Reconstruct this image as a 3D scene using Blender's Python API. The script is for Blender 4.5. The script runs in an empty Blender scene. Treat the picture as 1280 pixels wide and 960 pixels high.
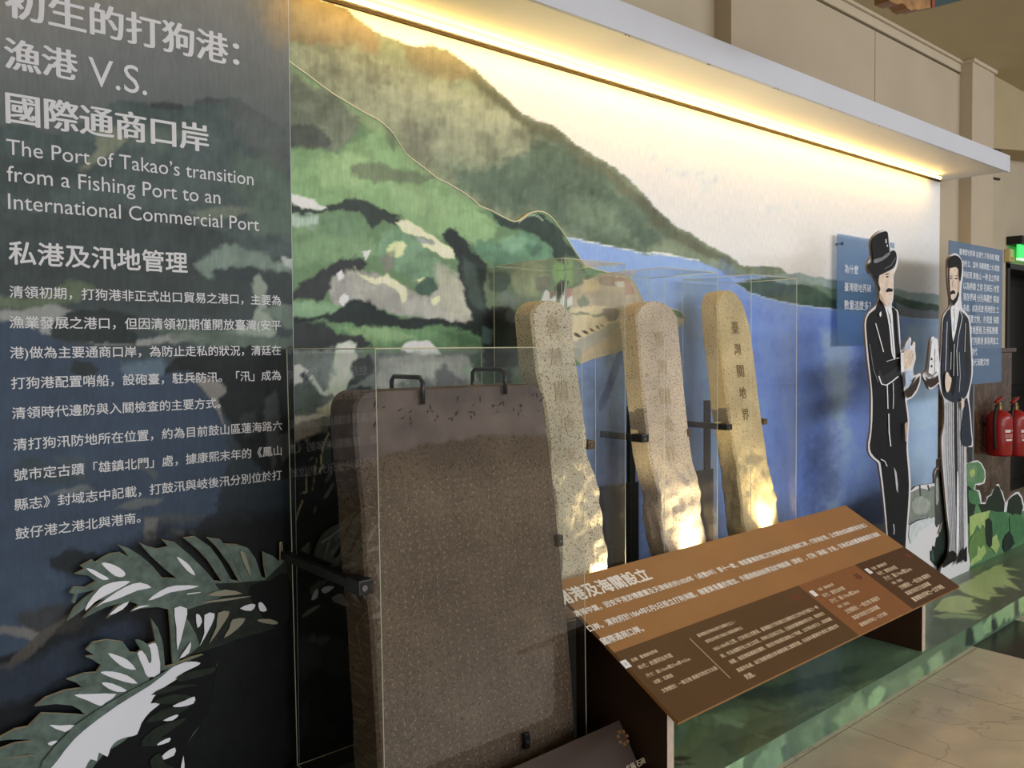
import bpy, bmesh, math, random
import numpy as np
from mathutils import Vector, Matrix, noise
from mathutils.geometry import tessellate_polygon

scene = bpy.context.scene
col = scene.collection
random.seed(7)

# ------------------------------------------------------------------ camera
F_PX, YAW, PITCH, ROLL, CX, CY = 1035.0, math.radians(49.2), 0.03, 0.0065, 640.0, 463.0
DIST, EYE = 2.288, 1.40                      # the wall print is the plane y = 0
CAM = np.array([0.0, -DIST, EYE])
FW = np.array([math.cos(YAW)*math.cos(PITCH), math.sin(YAW)*math.cos(PITCH), -math.sin(PITCH)])
RT = np.array([math.sin(YAW), -math.cos(YAW), 0.0])
UP = np.cross(RT, FW)
_c, _s = math.cos(ROLL), math.sin(ROLL)
XC, YC = _c*RT - _s*UP, _s*RT + _c*UP
cam_data = bpy.data.cameras.new('camera')
cam = bpy.data.objects.new('camera', cam_data)
col.objects.link(cam)
M = Matrix.Identity(4)
for i in range(3):
    M[i][0], M[i][1], M[i][2], M[i][3] = XC[i], YC[i], -FW[i], CAM[i]
cam.matrix_world = M
cam_data.sensor_width = 36.0
cam_data.lens = 36.0*F_PX/1280.0
cam_data.shift_y = -(480.0-CY)/1280.0
cam_data.clip_start = 0.02
scene.camera = cam

# ------------------------------------------------------------------ world, exposure, large lights
scene.view_settings.view_transform = 'Standard'
scene.view_settings.look = 'None'
scene.view_settings.gamma = 1.0
scene.view_settings.use_curve_mapping = False
scene.view_settings.exposure = 0.0
w = bpy.data.worlds.new('room_daylight')
scene.world = w
w.use_nodes = True
bg = w.node_tree.nodes['Background']
bg.inputs['Color'].default_value = (0.90, 0.93, 1.0, 1)
bg.inputs['Strength'].default_value = 0.32

def area(name, loc, target, sx, sy, power, color):
    l = bpy.data.lights.new(name, 'AREA')
    l.shape = 'RECTANGLE'; l.size = sx; l.size_y = sy; l.energy = power; l.color = color
    o = bpy.data.objects.new(name, l); col.objects.link(o)
    o.location = loc
    d = Vector(target) - Vector(loc)
    o.rotation_euler = d.to_track_quat('-Z', 'Y').to_euler()
    return o
area('window_daylight', (1.2, -6.4, 1.5), (1.9, 0, 0.8), 4.0, 2.6, 120, (0.92, 0.95, 1.0))
area('high_fill_light', (6.2, -5.6, 2.95), (4.6, 0, 0.9), 7.0, 0.65, 160, (0.90, 0.94, 1.0))  # unseen fill lamp added high behind the camera to brighten the wall

# ------------------------------------------------------------------ geometry of the view: a pixel of the photo to a point in the room
def ray(px, py):
    u = (px-CX)/F_PX; v = -(py-CY)/F_PX
    return FW + XC*u + YC*v
def at(px, py, y=None, z=None, x=None):
    d = ray(px, py)
    if y is not None: t = (y-CAM[1])/d[1]
    elif z is not None: t = (z-CAM[2])/d[2]
    else: t = (x-CAM[0])/d[0]
    return CAM + d*t
def on_plane(px, py, p0, n):
    d = ray(px, py)
    return CAM + d*(np.dot(np.asarray(p0)-CAM, n)/np.dot(d, n))
def proj_arrays(X, Y, Z):
    dx, dy, dz = X-CAM[0], Y-CAM[1], Z-CAM[2]
    zc = dx*FW[0]+dy*FW[1]+dz*FW[2]
    return CX+F_PX*(dx*XC[0]+dy*XC[1]+dz*XC[2])/zc, CY-F_PX*(dx*YC[0]+dy*YC[1]+dz*YC[2])/zc

# ------------------------------------------------------------------ object helpers
def tag(o, label=None, cat=None, group=None, kind=None):
    if label: o['label'] = label
    if cat: o['category'] = cat
    if group: o['group'] = group
    if kind: o['kind'] = kind
    return o
def empty(name, loc, label=None, cat=None, group=None):
    o = bpy.data.objects.new(name, None); col.objects.link(o)
    o.location = loc; o.empty_display_size = 0.1
    return tag(o, label, cat, group)
def link(name, mesh, mats, parent=None):
    o = bpy.data.objects.new(name, mesh); col.objects.link(o)
    for m in (mats if isinstance(mats, (list, tuple)) else [mats]):
        mesh.materials.append(m)
    if parent is not None:
        o.parent = parent
        o.matrix_parent_inverse = Matrix.Translation(parent.location).inverted() if parent.type == 'EMPTY' else Matrix.Identity(4)
    return o
class MB:
    """collects shapes for ONE mesh"""
    def __init__(s): s.v = []; s.f = []; s.m = []
    def add(s, verts, faces, mi=0):
        b = len(s.v); s.v += [tuple(map(float, p)) for p in verts]
        s.f += [tuple(i+b for i in f) for f in faces]; s.m += [mi]*len(faces)
    def box(s, lo, hi, mi=0):
        x0, y0, z0 = lo; x1, y1, z1 = hi
        s.add([(x0,y0,z0),(x1,y0,z0),(x1,y1,z0),(x0,y1,z0),(x0,y0,z1),(x1,y0,z1),(x1,y1,z1),(x0,y1,z1)],
              [(0,3,2,1),(4,5,6,7),(0,1,5,4),(1,2,6,5),(2,3,7,6),(3,0,4,7)], mi)
    def obox(s, o, ex, ey, ez, mi=0):
        o, ex, ey, ez = map(np.asarray, (o, ex, ey, ez))
        P = [o, o+ex, o+ex+ey, o+ey, o+ez, o+ex+ez, o+ex+ey+ez, o+ey+ez]
        s.add(P, [(0,3,2,1),(4,5,6,7),(0,1,5,4),(1,2,6,5),(2,3,7,6),(3,0,4,7)], mi)
    def tube(s, pts, r, n=10, mi=0, cap=True):
        pts = [Vector(p) for p in pts]; rs = r if isinstance(r, (list, tuple)) else [r]*len(pts)
        vs, fs = [], []; prev = None
        for i, p in enumerate(pts):
            t = (pts[min(i+1, len(pts)-1)]-pts[max(i-1, 0)]).normalized()
            a = prev if prev is not None else (Vector((0,0,1)) if abs(t.z) < .9 else Vector((1,0,0)))
            x = (a - t*a.dot(t)).normalized(); y = t.cross(x); prev = x
            for k in range(n):
                q = p + (x*math.cos(2*math.pi*k/n)+y*math.sin(2*math.pi*k/n))*rs[i]
                vs.append(q)
        for i in range(len(pts)-1):
            for k in range(n):
                a, b = i*n+k, i*n+(k+1) % n
                fs.append((a, b, b+n, a+n))
        if cap:
            fs.append(tuple(range(n))[::-1]); fs.append(tuple(range((len(pts)-1)*n, len(pts)*n)))
        s.add(vs, fs, mi)
    def lathe(s, c, prof, n=24, mi=0):
        pts = [Vector(c)+Vector((0,0,z)) for z, r in prof]
        vs, fs = [], []
        for (z, r) in prof:
            for k in range(n):
                vs.append((c[0]+r*math.cos(2*math.pi*k/n), c[1]+r*math.sin(2*math.pi*k/n), c[2]+z))
        for i in range(len(prof)-1):
            for k in range(n):
                a, b = i*n+k, i*n+(k+1) % n
                fs.append((a, b, b+n, a+n))
        fs.append(tuple(range(n))[::-1]); fs.append(tuple(range((len(prof)-1)*n, len(prof)*n)))
        s.add(vs, fs, mi)
    def build(s, name, mats, parent=None, smooth=False, bevel=0):
        me = bpy.data.meshes.new(name)
        me.from_pydata(s.v, [], s.f)
        me.polygons.foreach_set('material_index', s.m)
        if bevel or True:
            bm = bmesh.new(); bm.from_mesh(me)
            if bevel:
                e = [x for x in bm.edges if len(x.link_faces) == 2 and x.calc_face_angle(0) > .6]
                bmesh.ops.bevel(bm, geom=e, offset=bevel, segments=2, affect='EDGES', profile=.6)
            bm.to_mesh(me); bm.free()
        if smooth: me.polygons.foreach_set('use_smooth', [True]*len(me.polygons))
        me.update()
        return link(name, me, mats, parent)

# ------------------------------------------------------------------ materials
def lin(c):
    c = np.asarray(c, float)/255.0
    return np.where(c <= 0.04045, c/12.92, ((c+0.055)/1.055)**2.4)
def rgba(c):
    return tuple(float(x) for x in lin(c)) + (1.0,)
def mat(name, c, rough=.5, metal=0.0, spec=.4, noise_amt=0.0, noise_scale=20.0, bump=0.0, emit=None, emit_s=0.0):
    m = bpy.data.materials.new(name); m.use_nodes = True
    nt = m.node_tree; b = nt.nodes['Principled BSDF']
    b.inputs['Roughness'].default_value = rough; b.inputs['Metallic'].default_value = metal
    b.inputs['Specular IOR Level'].default_value = spec
    b.inputs['Base Color'].default_value = rgba(c)
    if noise_amt or bump:
        tc = nt.nodes.new('ShaderNodeTexCoord'); n = nt.nodes.new('ShaderNodeTexNoise')
        n.inputs['Scale'].default_value = noise_scale; n.inputs['Detail'].default_value = 5
        nt.links.new(tc.outputs['Object'], n.inputs['Vector'])
        if noise_amt:
            mr = nt.nodes.new('ShaderNodeMapRange')
            mr.inputs['From Min'].default_value = .3; mr.inputs['From Max'].default_value = .7
            mr.inputs['To Min'].default_value = 1-noise_amt; mr.inputs['To Max'].default_value = 1+noise_amt
            nt.links.new(n.outputs['Fac'], mr.inputs['Value'])
            mx = nt.nodes.new('ShaderNodeVectorMath'); mx.operation = 'SCALE'
            mx.inputs[0].default_value = rgba(c)[:3]
            nt.links.new(mr.outputs['Result'], mx.inputs['Scale'])
            nt.links.new(mx.outputs['Vector'], b.inputs['Base Color'])
        if bump:
            bp = nt.nodes.new('ShaderNodeBump'); bp.inputs['Strength'].default_value = bump; bp.inputs['Distance'].default_value = .01
            nt.links.new(n.outputs['Fac'], bp.inputs['Height']); nt.links.new(bp.outputs['Normal'], b.inputs['Normal'])
    if emit:
        b.inputs['Emission Color'].default_value = rgba(emit); b.inputs['Emission Strength'].default_value = emit_s
    return m
def paint_mat(name, rough=.55, spec=.25, grain=.10):
    """printed picture: colours of the print are stored on the mesh, canvas grain is added by nodes"""
    m = bpy.data.materials.new(name); m.use_nodes = True
    nt = m.node_tree; b = nt.nodes['Principled BSDF']
    b.inputs['Roughness'].default_value = rough; b.inputs['Specular IOR Level'].default_value = spec
    a = nt.nodes.new('ShaderNodeAttribute'); a.attribute_name = 'paint'
    tc = nt.nodes.new('ShaderNodeTexCoord'); mp = nt.nodes.new('ShaderNodeMapping')
    mp.inputs['Scale'].default_value = (160, 160, 22)
    n = nt.nodes.new('ShaderNodeTexNoise'); n.inputs['Scale'].default_value = 1.0; n.inputs['Detail'].default_value = 6; n.inputs['Roughness'].default_value = .65
    nt.links.new(tc.outputs['Object'], mp.inputs['Vector']); nt.links.new(mp.outputs['Vector'], n.inputs['Vector'])
    mr = nt.nodes.new('ShaderNodeMapRange'); mr.inputs['From Min'].default_value = .3; mr.inputs['From Max'].default_value = .7
    mr.inputs['To Min'].default_value = 1-grain; mr.inputs['To Max'].default_value = 1+grain
    nt.links.new(n.outputs['Fac'], mr.inputs['Value'])
    mx = nt.nodes.new('ShaderNodeVectorMath'); mx.operation = 'SCALE'
    nt.links.new(a.outputs['Color'], mx.inputs[0]); nt.links.new(mr.outputs['Result'], mx.inputs['Scale'])
    nt.links.new(mx.outputs['Vector'], b.inputs['Base Color'])
    return m
PRINT = paint_mat('watercolour_print')
PRINT_SHINY = paint_mat('laminated_print', rough=.35, spec=.35, grain=.07)

# ------------------------------------------------------------------ the watercolour engine (numpy): layered, rough-edged washes
def _lattice(seed):
    return np.random.RandomState(seed).rand(128, 128)
def vnoise(x, y, seed):
    L = _lattice(seed)
    xi = np.floor(x).astype(int); yi = np.floor(y).astype(int)
    fx = x-xi; fy = y-yi
    fx = fx*fx*(3-2*fx); fy = fy*fy*(3-2*fy)
    x0, x1, y0, y1 = xi % 128, (xi+1) % 128, yi % 128, (yi+1) % 128
    return (L[y0, x0]*(1-fx)+L[y0, x1]*fx)*(1-fy)+(L[y1, x0]*(1-fx)+L[y1, x1]*fx)*fy
def fbm(x, y, seed, octs=4):
    t, a, tot = 0, .5, 0
    for i in range(octs):
        t = t+a*vnoise(x*2**i+17*i, y*2**i+31*i, seed+i); tot += a; a *= .5
    return t/tot
def sdist(px, py, poly):
    P = np.asarray(poly, float); n = len(P)
    d2 = np.full(px.shape, 1e12); ins = np.zeros(px.shape, bool)
    for i in range(n):
        ax, ay = P[i]; bx, by = P[(i+1) % n]
        ex, ey = bx-ax, by-ay; L = ex*ex+ey*ey+1e-9
        t = np.clip(((px-ax)*ex+(py-ay)*ey)/L, 0, 1)
        d2 = np.minimum(d2, (px-ax-t*ex)**2+(py-ay-t*ey)**2)
        if ay != by:
            cr = ((ay > py) != (by > py)) & (px < (bx-ax)*(py-ay)/(by-ay)+ax)
            ins ^= cr
    d = np.sqrt(d2)
    return np.where(ins, -d, d)
def ldist(px, py, line):
    P = np.asarray(line, float); d2 = np.full(px.shape, 1e12)
    for i in range(len(P)-1):
        ax, ay = P[i]; bx, by = P[i+1]
        ex, ey = bx-ax, by-ay; L = ex*ex+ey*ey+1e-9
        t = np.clip(((px-ax)*ex+(py-ay)*ey)/L, 0, 1)
        d2 = np.minimum(d2, (px-ax-t*ex)**2+(py-ay-t*ey)**2)
    return np.sqrt(d2)
SAT = 0.78
LIT = 0.56                      # the grey level a white sheet has in the photo: print colours below are read off the photo and divided by it
def W(pts, c, a=3.0, s=1.6, m=.10, rim=.0, op=1.0):     # one wash: outline, colour, edge wobble, softness, mottling, dark rim, opacity
    return ('w', pts, c, a, s, m, rim, op)
def S(pts, c, w=1.5, a=1.0, op=1.0):                    # one brush stroke
    return ('s', pts, c, w, a, op)
def paint(px, py, base, layers, seed=3):
    shp = px.shape; px = px.ravel(); py = py.ravel()
    if callable(base): C = base(px, py)
    else: C = np.tile(lin(base), (px.size, 1))
    n1 = fbm(px/26, py/26, seed, 4)-.5; n2 = fbm(px/26+50, py/26+9, seed+11, 4)-.5
    f1 = fbm(px/6, py/6, seed+21, 3)-.5; f2 = fbm(px/6+9, py/6+70, seed+31, 3)-.5
    mo = (fbm(px/34, py/30, seed+41, 4)-.5)*1.1+(fbm(px/5, py/22, seed+51, 3)-.5)*.8+(fbm(px/9, py/9, seed+61, 3)-.5)*.5
    bl = fbm(px/15+40, py/12+13, seed+71, 4); mo = mo+(np.clip((bl-.50)/.05, -1, 1)*.16+np.clip((fbm(px/48+3, py/40+8, seed+81, 5)-.52)/.04, -1, 1)*.14)   # washes that dried with an edge
    C = C*(1+.10*mo)[:, None]
    for L in layers:
        P = np.asarray(L[1], float); pad = 14 if L[0] == 'w' else 6
        if L[0] == 'w' : pad += 2*L[4]
        idx = np.nonzero((px > P[:, 0].min()-pad) & (px < P[:, 0].max()+pad) & (py > P[:, 1].min()-pad) & (py < P[:, 1].max()+pad))[0]
        if idx.size == 0: continue
        a = L[3] if L[0] == 'w' else L[4]
        wx = px[idx]+a*(n1[idx]*3.2+f1[idx]*2.4); wy = py[idx]+a*(n2[idx]*3.2+f2[idx]*2.4)
        if L[0] == 'w':
            _, _, c, a, s, m, rim, op = L
            d = sdist(wx, wy, P)
            al = np.clip(.5-d/s, 0, 1)*op
            cc = lin(c)[None, :]*np.clip(1+2.4*m*mo[idx], .35, 1.8)[:, None]
            if rim: cc = cc*(1-rim*np.exp(-np.abs(d)/2.2))[:, None]
        else:
            _, _, c, w_, a, op = L
            d = ldist(wx, wy, P)
            al = np.clip(w_*.5-d+.5, 0, 1)*op
            cc = np.tile(lin(c), (idx.size, 1))
        C[idx] = C[idx]*(1-al[:, None])+cc*al[:, None]
    g = C.mean(1, keepdims=True); C = g+(C-g)*SAT
    return np.clip(C/LIT, 0.003, .92).reshape(shp+(3,))
def grid_mesh(name, X, Y, Z, C, matl, parent=None, flip=False):
    """a sheet of quads with the print's colours as a colour attribute"""
    nr, nc = X.shape
    me = bpy.data.meshes.new(name)
    co = np.stack([X, Y, Z], -1).reshape(-1, 3).astype(np.float32)
    me.vertices.add(nr*nc); me.vertices.foreach_set('co', co.ravel())
    i = (np.arange(nr-1)[:, None]*nc+np.arange(nc-1)[None, :]).ravel()
    q = np.stack([i, i+1, i+nc+1, i+nc], -1)
    if flip: q = q[:, ::-1]
    nf = len(q)
    me.loops.add(nf*4); me.loops.foreach_set('vertex_index', q.ravel().astype(np.int32))
    me.polygons.add(nf); me.polygons.foreach_set('loop_start', np.arange(0, nf*4, 4, dtype=np.int32))
    me.update(calc_edges=True); me.validate()
    at_ = me.color_attributes.new('paint', 'FLOAT_COLOR', 'POINT')
    rg = np.ones((nr*nc, 4), np.float32); rg[:, :3] = C.reshape(-1, 3)
    at_.data.foreach_set('color', rg.ravel())
    return link(name, me, matl, parent)

def smooth_pts(pts, n=3, closed=True):
    P = [np.asarray(p, float) for p in pts]; N = len(P); out = []
    rng = range(N) if closed else range(N-1)
    for i in rng:
        p0 = P[(i-1) % N] if closed or i > 0 else P[i]
        p1, p2 = P[i], P[(i+1) % N]
        p3 = P[(i+2) % N] if closed or i+2 < N else p2
        for k in range(n):
            t = k/n
            out.append(.5*((2*p1)+(-p0+p2)*t+(2*p0-5*p1+4*p2-p3)*t*t+(-p0+3*p1-3*p2+p3)*t**3))
    if not closed: out.append(P[-1])
    return out
def flat_poly(mb, pts3, mi=0):
    tris = tessellate_polygon([[Vector(p) for p in pts3]])
    # face the viewer (towards -y)
    fs = []
    for t in tris:
        a, b, c = (Vector(pts3[k]) for k in t)
        fs.append(t if (b-a).cross(c-a).y < 0 else t[::-1])
    mb.add(pts3, fs, mi)
def board(name, outline, y, th, face_m, edge_m, parent=None, sm=2, holes=None):
    """a cut-out board standing in the plane y: outline is given as photo pixels"""
    pts = smooth_pts(outline, sm) if sm > 1 else outline
    P = [at(p[0], p[1], y=y) for p in pts]
    for p in P: p[2] = max(p[2], HP+.0005)          # nothing reaches below the platform top
    mb = MB(); flat_poly(mb, P, 0)
    B = [p+np.array([0, th, 0]) for p in P]; n = len(P)
    tris = tessellate_polygon([[Vector(p) for p in P]])
    mb.add(B, [t if (Vector(B[t[1]])-Vector(B[t[0]])).cross(Vector(B[t[2]])-Vector(B[t[0]])).y > 0 else t[::-1] for t in tris], 1)
    mb.add(P+B, [(i, (i+1) % n, n+(i+1) % n, n+i) for i in range(n)], 1)
    return mb.build(name, [face_m, edge_m], parent)
def print_on(name, shapes, y, parent, mats, sm=2, off=.0007):
    """flat printed shapes lying on a board: [(pixel outline, material index)], later ones on top"""
    mb = MB()
    for k, sh in enumerate(shapes):
        pts, mi = sh[0], sh[1]
        s_ = sh[2] if len(sh) > 2 else sm
        pts = smooth_pts(pts, s_) if s_ > 1 else pts
        P = [at(p[0], p[1], y=y-off*(1+.5*k)) for p in pts]
        for p in P: p[2] = max(p[2], HP+.0005)
        flat_poly(mb, P, mi)
    return mb.build(name, mats, parent)
def stroke_poly(line, w0, w1=None):
    w1 = w0 if w1 is None else w1
    L = [np.asarray(p, float) for p in line]; a, b = [], []
    for i, p in enumerate(L):
        t = L[min(i+1, len(L)-1)]-L[max(i-1, 0)]; t = t/(np.linalg.norm(t)+1e-9); n = np.array([-t[1], t[0]])
        w_ = (w0+(w1-w0)*i/max(1, len(L)-1))*.5
        a.append(p+n*w_); b.append(p-n*w_)
    return a+b[::-1]

# ------------------------------------------------------------------ lettering
_curves = {}
def glyphs(body, bold=0.0, shear=0.0):
    key = (body, bold)
    if key in _curves: return _curves[key]
    cu = bpy.data.curves.new('lettering_curve', 'FONT')
    cu.body = body; cu.size = 1.0; cu.offset = bold; cu.fill_mode = 'FRONT'; cu.resolution_u = 3
    o = bpy.data.objects.new('lettering_curve', cu); col.objects.link(o)
    dg = bpy.context.evaluated_depsgraph_get(); dg.update()
    me = o.evaluated_get(dg).to_mesh()
    v = np.array([tuple(p.co) for p in me.vertices]) if len(me.vertices) else np.zeros((0, 3))
    f = [tuple(p.vertices) for p in me.polygons]
    o.evaluated_get(dg).to_mesh_clear()
    bpy.data.objects.remove(o); bpy.data.curves.remove(cu)
    _curves[key] = (v, f)
    return v, f
def letter(mb, body, o, ex, ey, width, aspect=1.0, bold=0.0, height=None, center=True, mi=0):
    """set one line of text from point o along ex, letters rising along ey, stretched to the given width"""
    v, f = glyphs(body)
    if not len(v): return
    x0, x1 = v[:, 0].min(), v[:, 0].max(); s = width/(x1-x0)
    sy = s*aspect if height is None else height
    yo = .36 if center else 0.0
    o, ex, ey = np.asarray(o), np.asarray(ex), np.asarray(ey)
    nrm = np.cross(ex, ey)
    P0 = [o+ex*((p[0]-x0)*s)+ey*((p[1]-yo)*sy) for p in v]
    fs = []
    for t in f:
        a, b, c = P0[t[0]], P0[t[1]], P0[t[2]]
        fs.append(t if np.dot(np.cross(b-a, c-a), nrm) > 0 else t[::-1])
    # a heavier weight is the same outline set again a hair to the side
    bx, by = bold if isinstance(bold, tuple) else (bold, bold)
    sh = [(0, 0)] if not bx else ([(-bx, 0), (0, 0), (bx, 0)]+([(0, by), (0, -by)] if by else []))
    for k, (dx, dy) in enumerate(sh):
        d = ex*(dx*s)+ey*(dy*sy)+nrm*(.00008*k)
        mb.add([p+d for p in P0], fs, mi)

# ================================================================== THE SETTING
def beige(name, c, amt=.04):
    return mat(name, c, rough=.8, spec=.2, noise_amt=amt, noise_scale=3.0)
WALL = beige('beige_paint', (196, 182, 158))
WALL_PALE = beige('pale_board_paint', (190, 175, 152))
CEIL = beige('ceiling_paint', (186, 172, 140))
HP = 0.097                                         # platform height
CZ = 3.31                                          # ceiling height

# floor: beige marble tiles, dark marble strip beyond the platform's end
_j1, _j2 = at(1095, 921, z=0)[0], at(1245, 879, z=0)[0]
JW = _j2-_j1; JX = -(_j1 % JW)
def marble_floor():
    m = bpy.data.materials.new('marble_tiles'); m.use_nodes = True
    nt = m.node_tree; N = nt.nodes; K = nt.links; b = N['Principled BSDF']
    b.inputs['Roughness'].default_value = .30; b.inputs['Specular IOR Level'].default_value = .45
    tc = N.new('ShaderNodeTexCoord'); mp = N.new('ShaderNodeMapping'); mp.inputs['Location'].default_value = (JX, .83, 0)
    K.new(tc.outputs['Object'], mp.inputs['Vector'])
    br = N.new('ShaderNodeTexBrick'); br.offset = 0.0; br.inputs['Scale'].default_value = 1.0
    br.inputs['Brick Width'].default_value = JW; br.inputs['Row Height'].default_value = .8; br.inputs['Mortar Size'].default_value = .0022
    br.inputs['Color1'].default_value = rgba((206, 192, 166)); br.inputs['Color2'].default_value = rgba((192, 176, 150)); br.inputs['Mortar'].default_value = rgba((128, 112, 92))
    K.new(mp.outputs['Vector'], br.inputs['Vector'])
    n = N.new('ShaderNodeTexNoise'); n.inputs['Scale'].default_value = 3.2; n.inputs['Detail'].default_value = 8; n.inputs['Distortion'].default_value = 1.6
    K.new(tc.outputs['Object'], n.inputs['Vector'])
    mr = N.new('ShaderNodeMapRange'); mr.inputs['From Min'].default_value = .3; mr.inputs['From Max'].default_value = .7; mr.inputs['To Min'].default_value = .86; mr.inputs['To Max'].default_value = 1.10
    K.new(n.outputs['Fac'], mr.inputs['Value'])
    # thin dark veins
    n2 = N.new('ShaderNodeTexNoise'); n2.inputs['Scale'].default_value = 1.3; n2.inputs['Detail'].default_value = 6; n2.inputs['Distortion'].default_value = .8
    K.new(tc.outputs['Object'], n2.inputs['Vector'])
    v = N.new('ShaderNodeMath'); v.operation = 'SUBTRACT'; v.inputs[1].default_value = .5; K.new(n2.outputs['Fac'], v.inputs[0])
    va = N.new('ShaderNodeMath'); va.operation = 'ABSOLUTE'; K.new(v.outputs[0], va.inputs[0])
    vr = N.new('ShaderNodeMapRange'); vr.inputs['From Max'].default_value = .006; vr.inputs['To Min'].default_value = .72; vr.inputs['To Max'].default_value = 1.0
    K.new(va.outputs[0], vr.inputs['Value'])
    mu = N.new('ShaderNodeMath'); mu.operation = 'MULTIPLY'; K.new(mr.outputs[0], mu.inputs[0]); K.new(vr.outputs[0], mu.inputs[1])
    sc = N.new('ShaderNodeVectorMath'); sc.operation = 'SCALE'; K.new(br.outputs['Color'], sc.inputs[0]); K.new(mu.outputs[0], sc.inputs['Scale'])
    K.new(sc.outputs['Vector'], b.inputs['Base Color'])
    return m
mb = MB(); mb.box((-12, -22, -.05), (4.07, 1.2, 0)); mb.box((4.62, -22, -.05), (26, 1.2, 0)); mb.box((4.07, -22, -.05), (4.62, -1.9, 0))
tag(mb.build('floor', marble_floor()), kind='structure')
mb = MB(); mb.box((4.07, -1.9, -.05), (4.62, 1.2, 0.0))
tag(mb.build('floor_dark_strip', mat('dark_marble', (34, 30, 26), rough=.3, spec=.5, noise_amt=.4, noise_scale=6)), kind='structure')

# back wall: recessed wall, boxed-out board in front of it, pilaster, wall round the doorway
XB0 = 3.371; XB1 = 6.037
mb = MB()
mb.box((-3, .115, 0), (XB0+.2, .30, CZ))
YD = .30; DX0 = at(1258, 400, y=YD)[0]; DX1 = DX0+1.25; DZ = at(1258, 333, y=YD)[2]
mb.box((XB1-.1, YD, 0), (DX0, .60, CZ)); mb.box((DX0, YD, DZ), (DX1, .60, CZ)); mb.box((DX1, YD, 0), (14, .60, CZ)); mb.box((6.30, .03, 0), (6.425, YD, CZ))
tag(mb.build('wall_back', WALL), kind='structure')
mb = MB()
xs = at(1094, 40, y=.02)[0]
mb.box((XB0, .02, 0), (xs-.004, .30, 3.222)); mb.box((xs+.004, .02, 0), (XB1, .30, 3.222)); mb.box((xs-.004, .03, 0), (xs+.004, .2, 3.222))
tag(mb.build('wall_board', WALL_PALE), kind='structure')
mb = MB(); mb.box((XB1, -.061, 0), (6.425, .03, 3.29))
tag(mb.build('wall_pilaster', WALL_PALE, bevel=.004), kind='structure')
mb = MB(); mb.box((-3.2, -7.5, 0), (-3.0, .3, CZ)); tag(mb.build('wall_left', WALL), kind='structure')
# cornice above the boxed-out board
mb = MB(); mb.box((XB0-.3, .012, 3.236), (XB1+.0, .12, CZ-.02)); mb.box((XB0-.3, -.004, CZ-.02), (XB1, .12, CZ))
tag(mb.build('trim_1', WALL, bevel=.006), kind='structure')
mb = MB(); mb.box((XB1-.015, -.078, 3.285), (6.44, .02, CZ))
tag(mb.build('trim_2', WALL, bevel=.006), kind='structure')
mb = MB(); mb.box((-3, -7, CZ), (12, 1.2, CZ+.1))
tag(mb.build('ceiling', CEIL), kind='structure')
# a dropped beam beyond the pilaster, with a curved underside
mb = MB()
prof = []
for k in range(13):
    t = k/12; prof.append((6.43+5.2*t, 2.78+.34*math.sin(math.pi*min(1, t*1.2)*.5)))
vs = [(x, -.02, z) for x, z in prof]+[(x, YD, z) for x, z in prof]+[(x, -.02, CZ) for x, z in prof]
n = len(prof)
mb.add(vs, [(i+1, i, 2*n+i, 2*n+i+1) for i in range(n-1)]+[(i, i+1, n+i+1, n+i) for i in range(n-1)])
tag(mb.build('wall_arch_beam', beige('beam_paint', (176, 160, 126))), kind='structure')
# dark doorway with its door leaf ajar in the shade
mb = MB(); mb.box((DX0, YD+.22, 0), (DX1, YD+.26, DZ))
DARK = mat('dark_door_wood', (30, 27, 24), rough=.5, noise_amt=.2)
dr = tag(mb.build('door_1', DARK), kind='structure')
mb = MB(); mb.box((DX0-.03, YD-.018, 0), (DX0+.025, YD+.24, DZ+.03)); mb.box((DX1-.025, YD-.018, 0), (DX1+.03, YD+.24, DZ+.03)); mb.box((DX0-.03, YD-.018, DZ-.02), (DX1+.03, YD+.24, DZ+.03))
mb.build('door_frame', mat('dark_frame', (40, 34, 28), rough=.45), dr, bevel=.004)
DXm = .5*(DX0+DX1)
for xa, xb in ((DX0+.10, DXm-.04), (DXm+.04, DX1-.10)):
    for za, zb in ((.12, .9), (1.0, DZ-.12)):
        mb = MB(); mb.box((xa, YD+.20, za), (xb, YD+.222, zb)); mb.build('door_panel', mat('dark_panel', (36, 32, 28), rough=.4), dr, bevel=.01)
mb = MB(); mb.tube([(DXm-.03, YD+.16, 1.0), (DXm-.03, YD+.16, 1.14)], .010)
mb.tube([(DXm-.03, YD+.16, 1.0), (DXm-.03, YD+.21, 1.0)], .006); mb.tube([(DXm-.03, YD+.16, 1.14), (DXm-.03, YD+.21, 1.14)], .006)
mb.build('door_handle', mat('dull_steel', (120, 120, 118), rough=.35, metal=1), dr)
# brown marble dado round the pilaster's foot
def marble_brown():
    m = mat('brown_marble', (96, 74, 54), rough=.25, spec=.5)
    nt = m.node_tree; N = nt.nodes; K = nt.links; b = N['Principled BSDF']
    tc = N.new('ShaderNodeTexCoord'); n = N.new('ShaderNodeTexNoise'); n.inputs['Scale'].default_value = 4; n.inputs['Detail'].default_value = 8; n.inputs['Distortion'].default_value = 2.2
    K.new(tc.outputs['Object'], n.inputs['Vector'])
    r = N.new('ShaderNodeValToRGB'); e = r.color_ramp.elements
    e[0].position = .32; e[0].color = rgba((66, 50, 37)); e[1].position = .72; e[1].color = rgba((96, 74, 56))
    x = e.new(.52); x.color = rgba((82, 62, 46)); y = e.new(.545); y.color = rgba((112, 90, 70)); z = e.new(.57); z.color = rgba((84, 64, 47))
    K.new(n.outputs['Fac'], r.inputs['Fac']); K.new(r.outputs['Color'], b.inputs['Base Color'])
    return m
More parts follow.
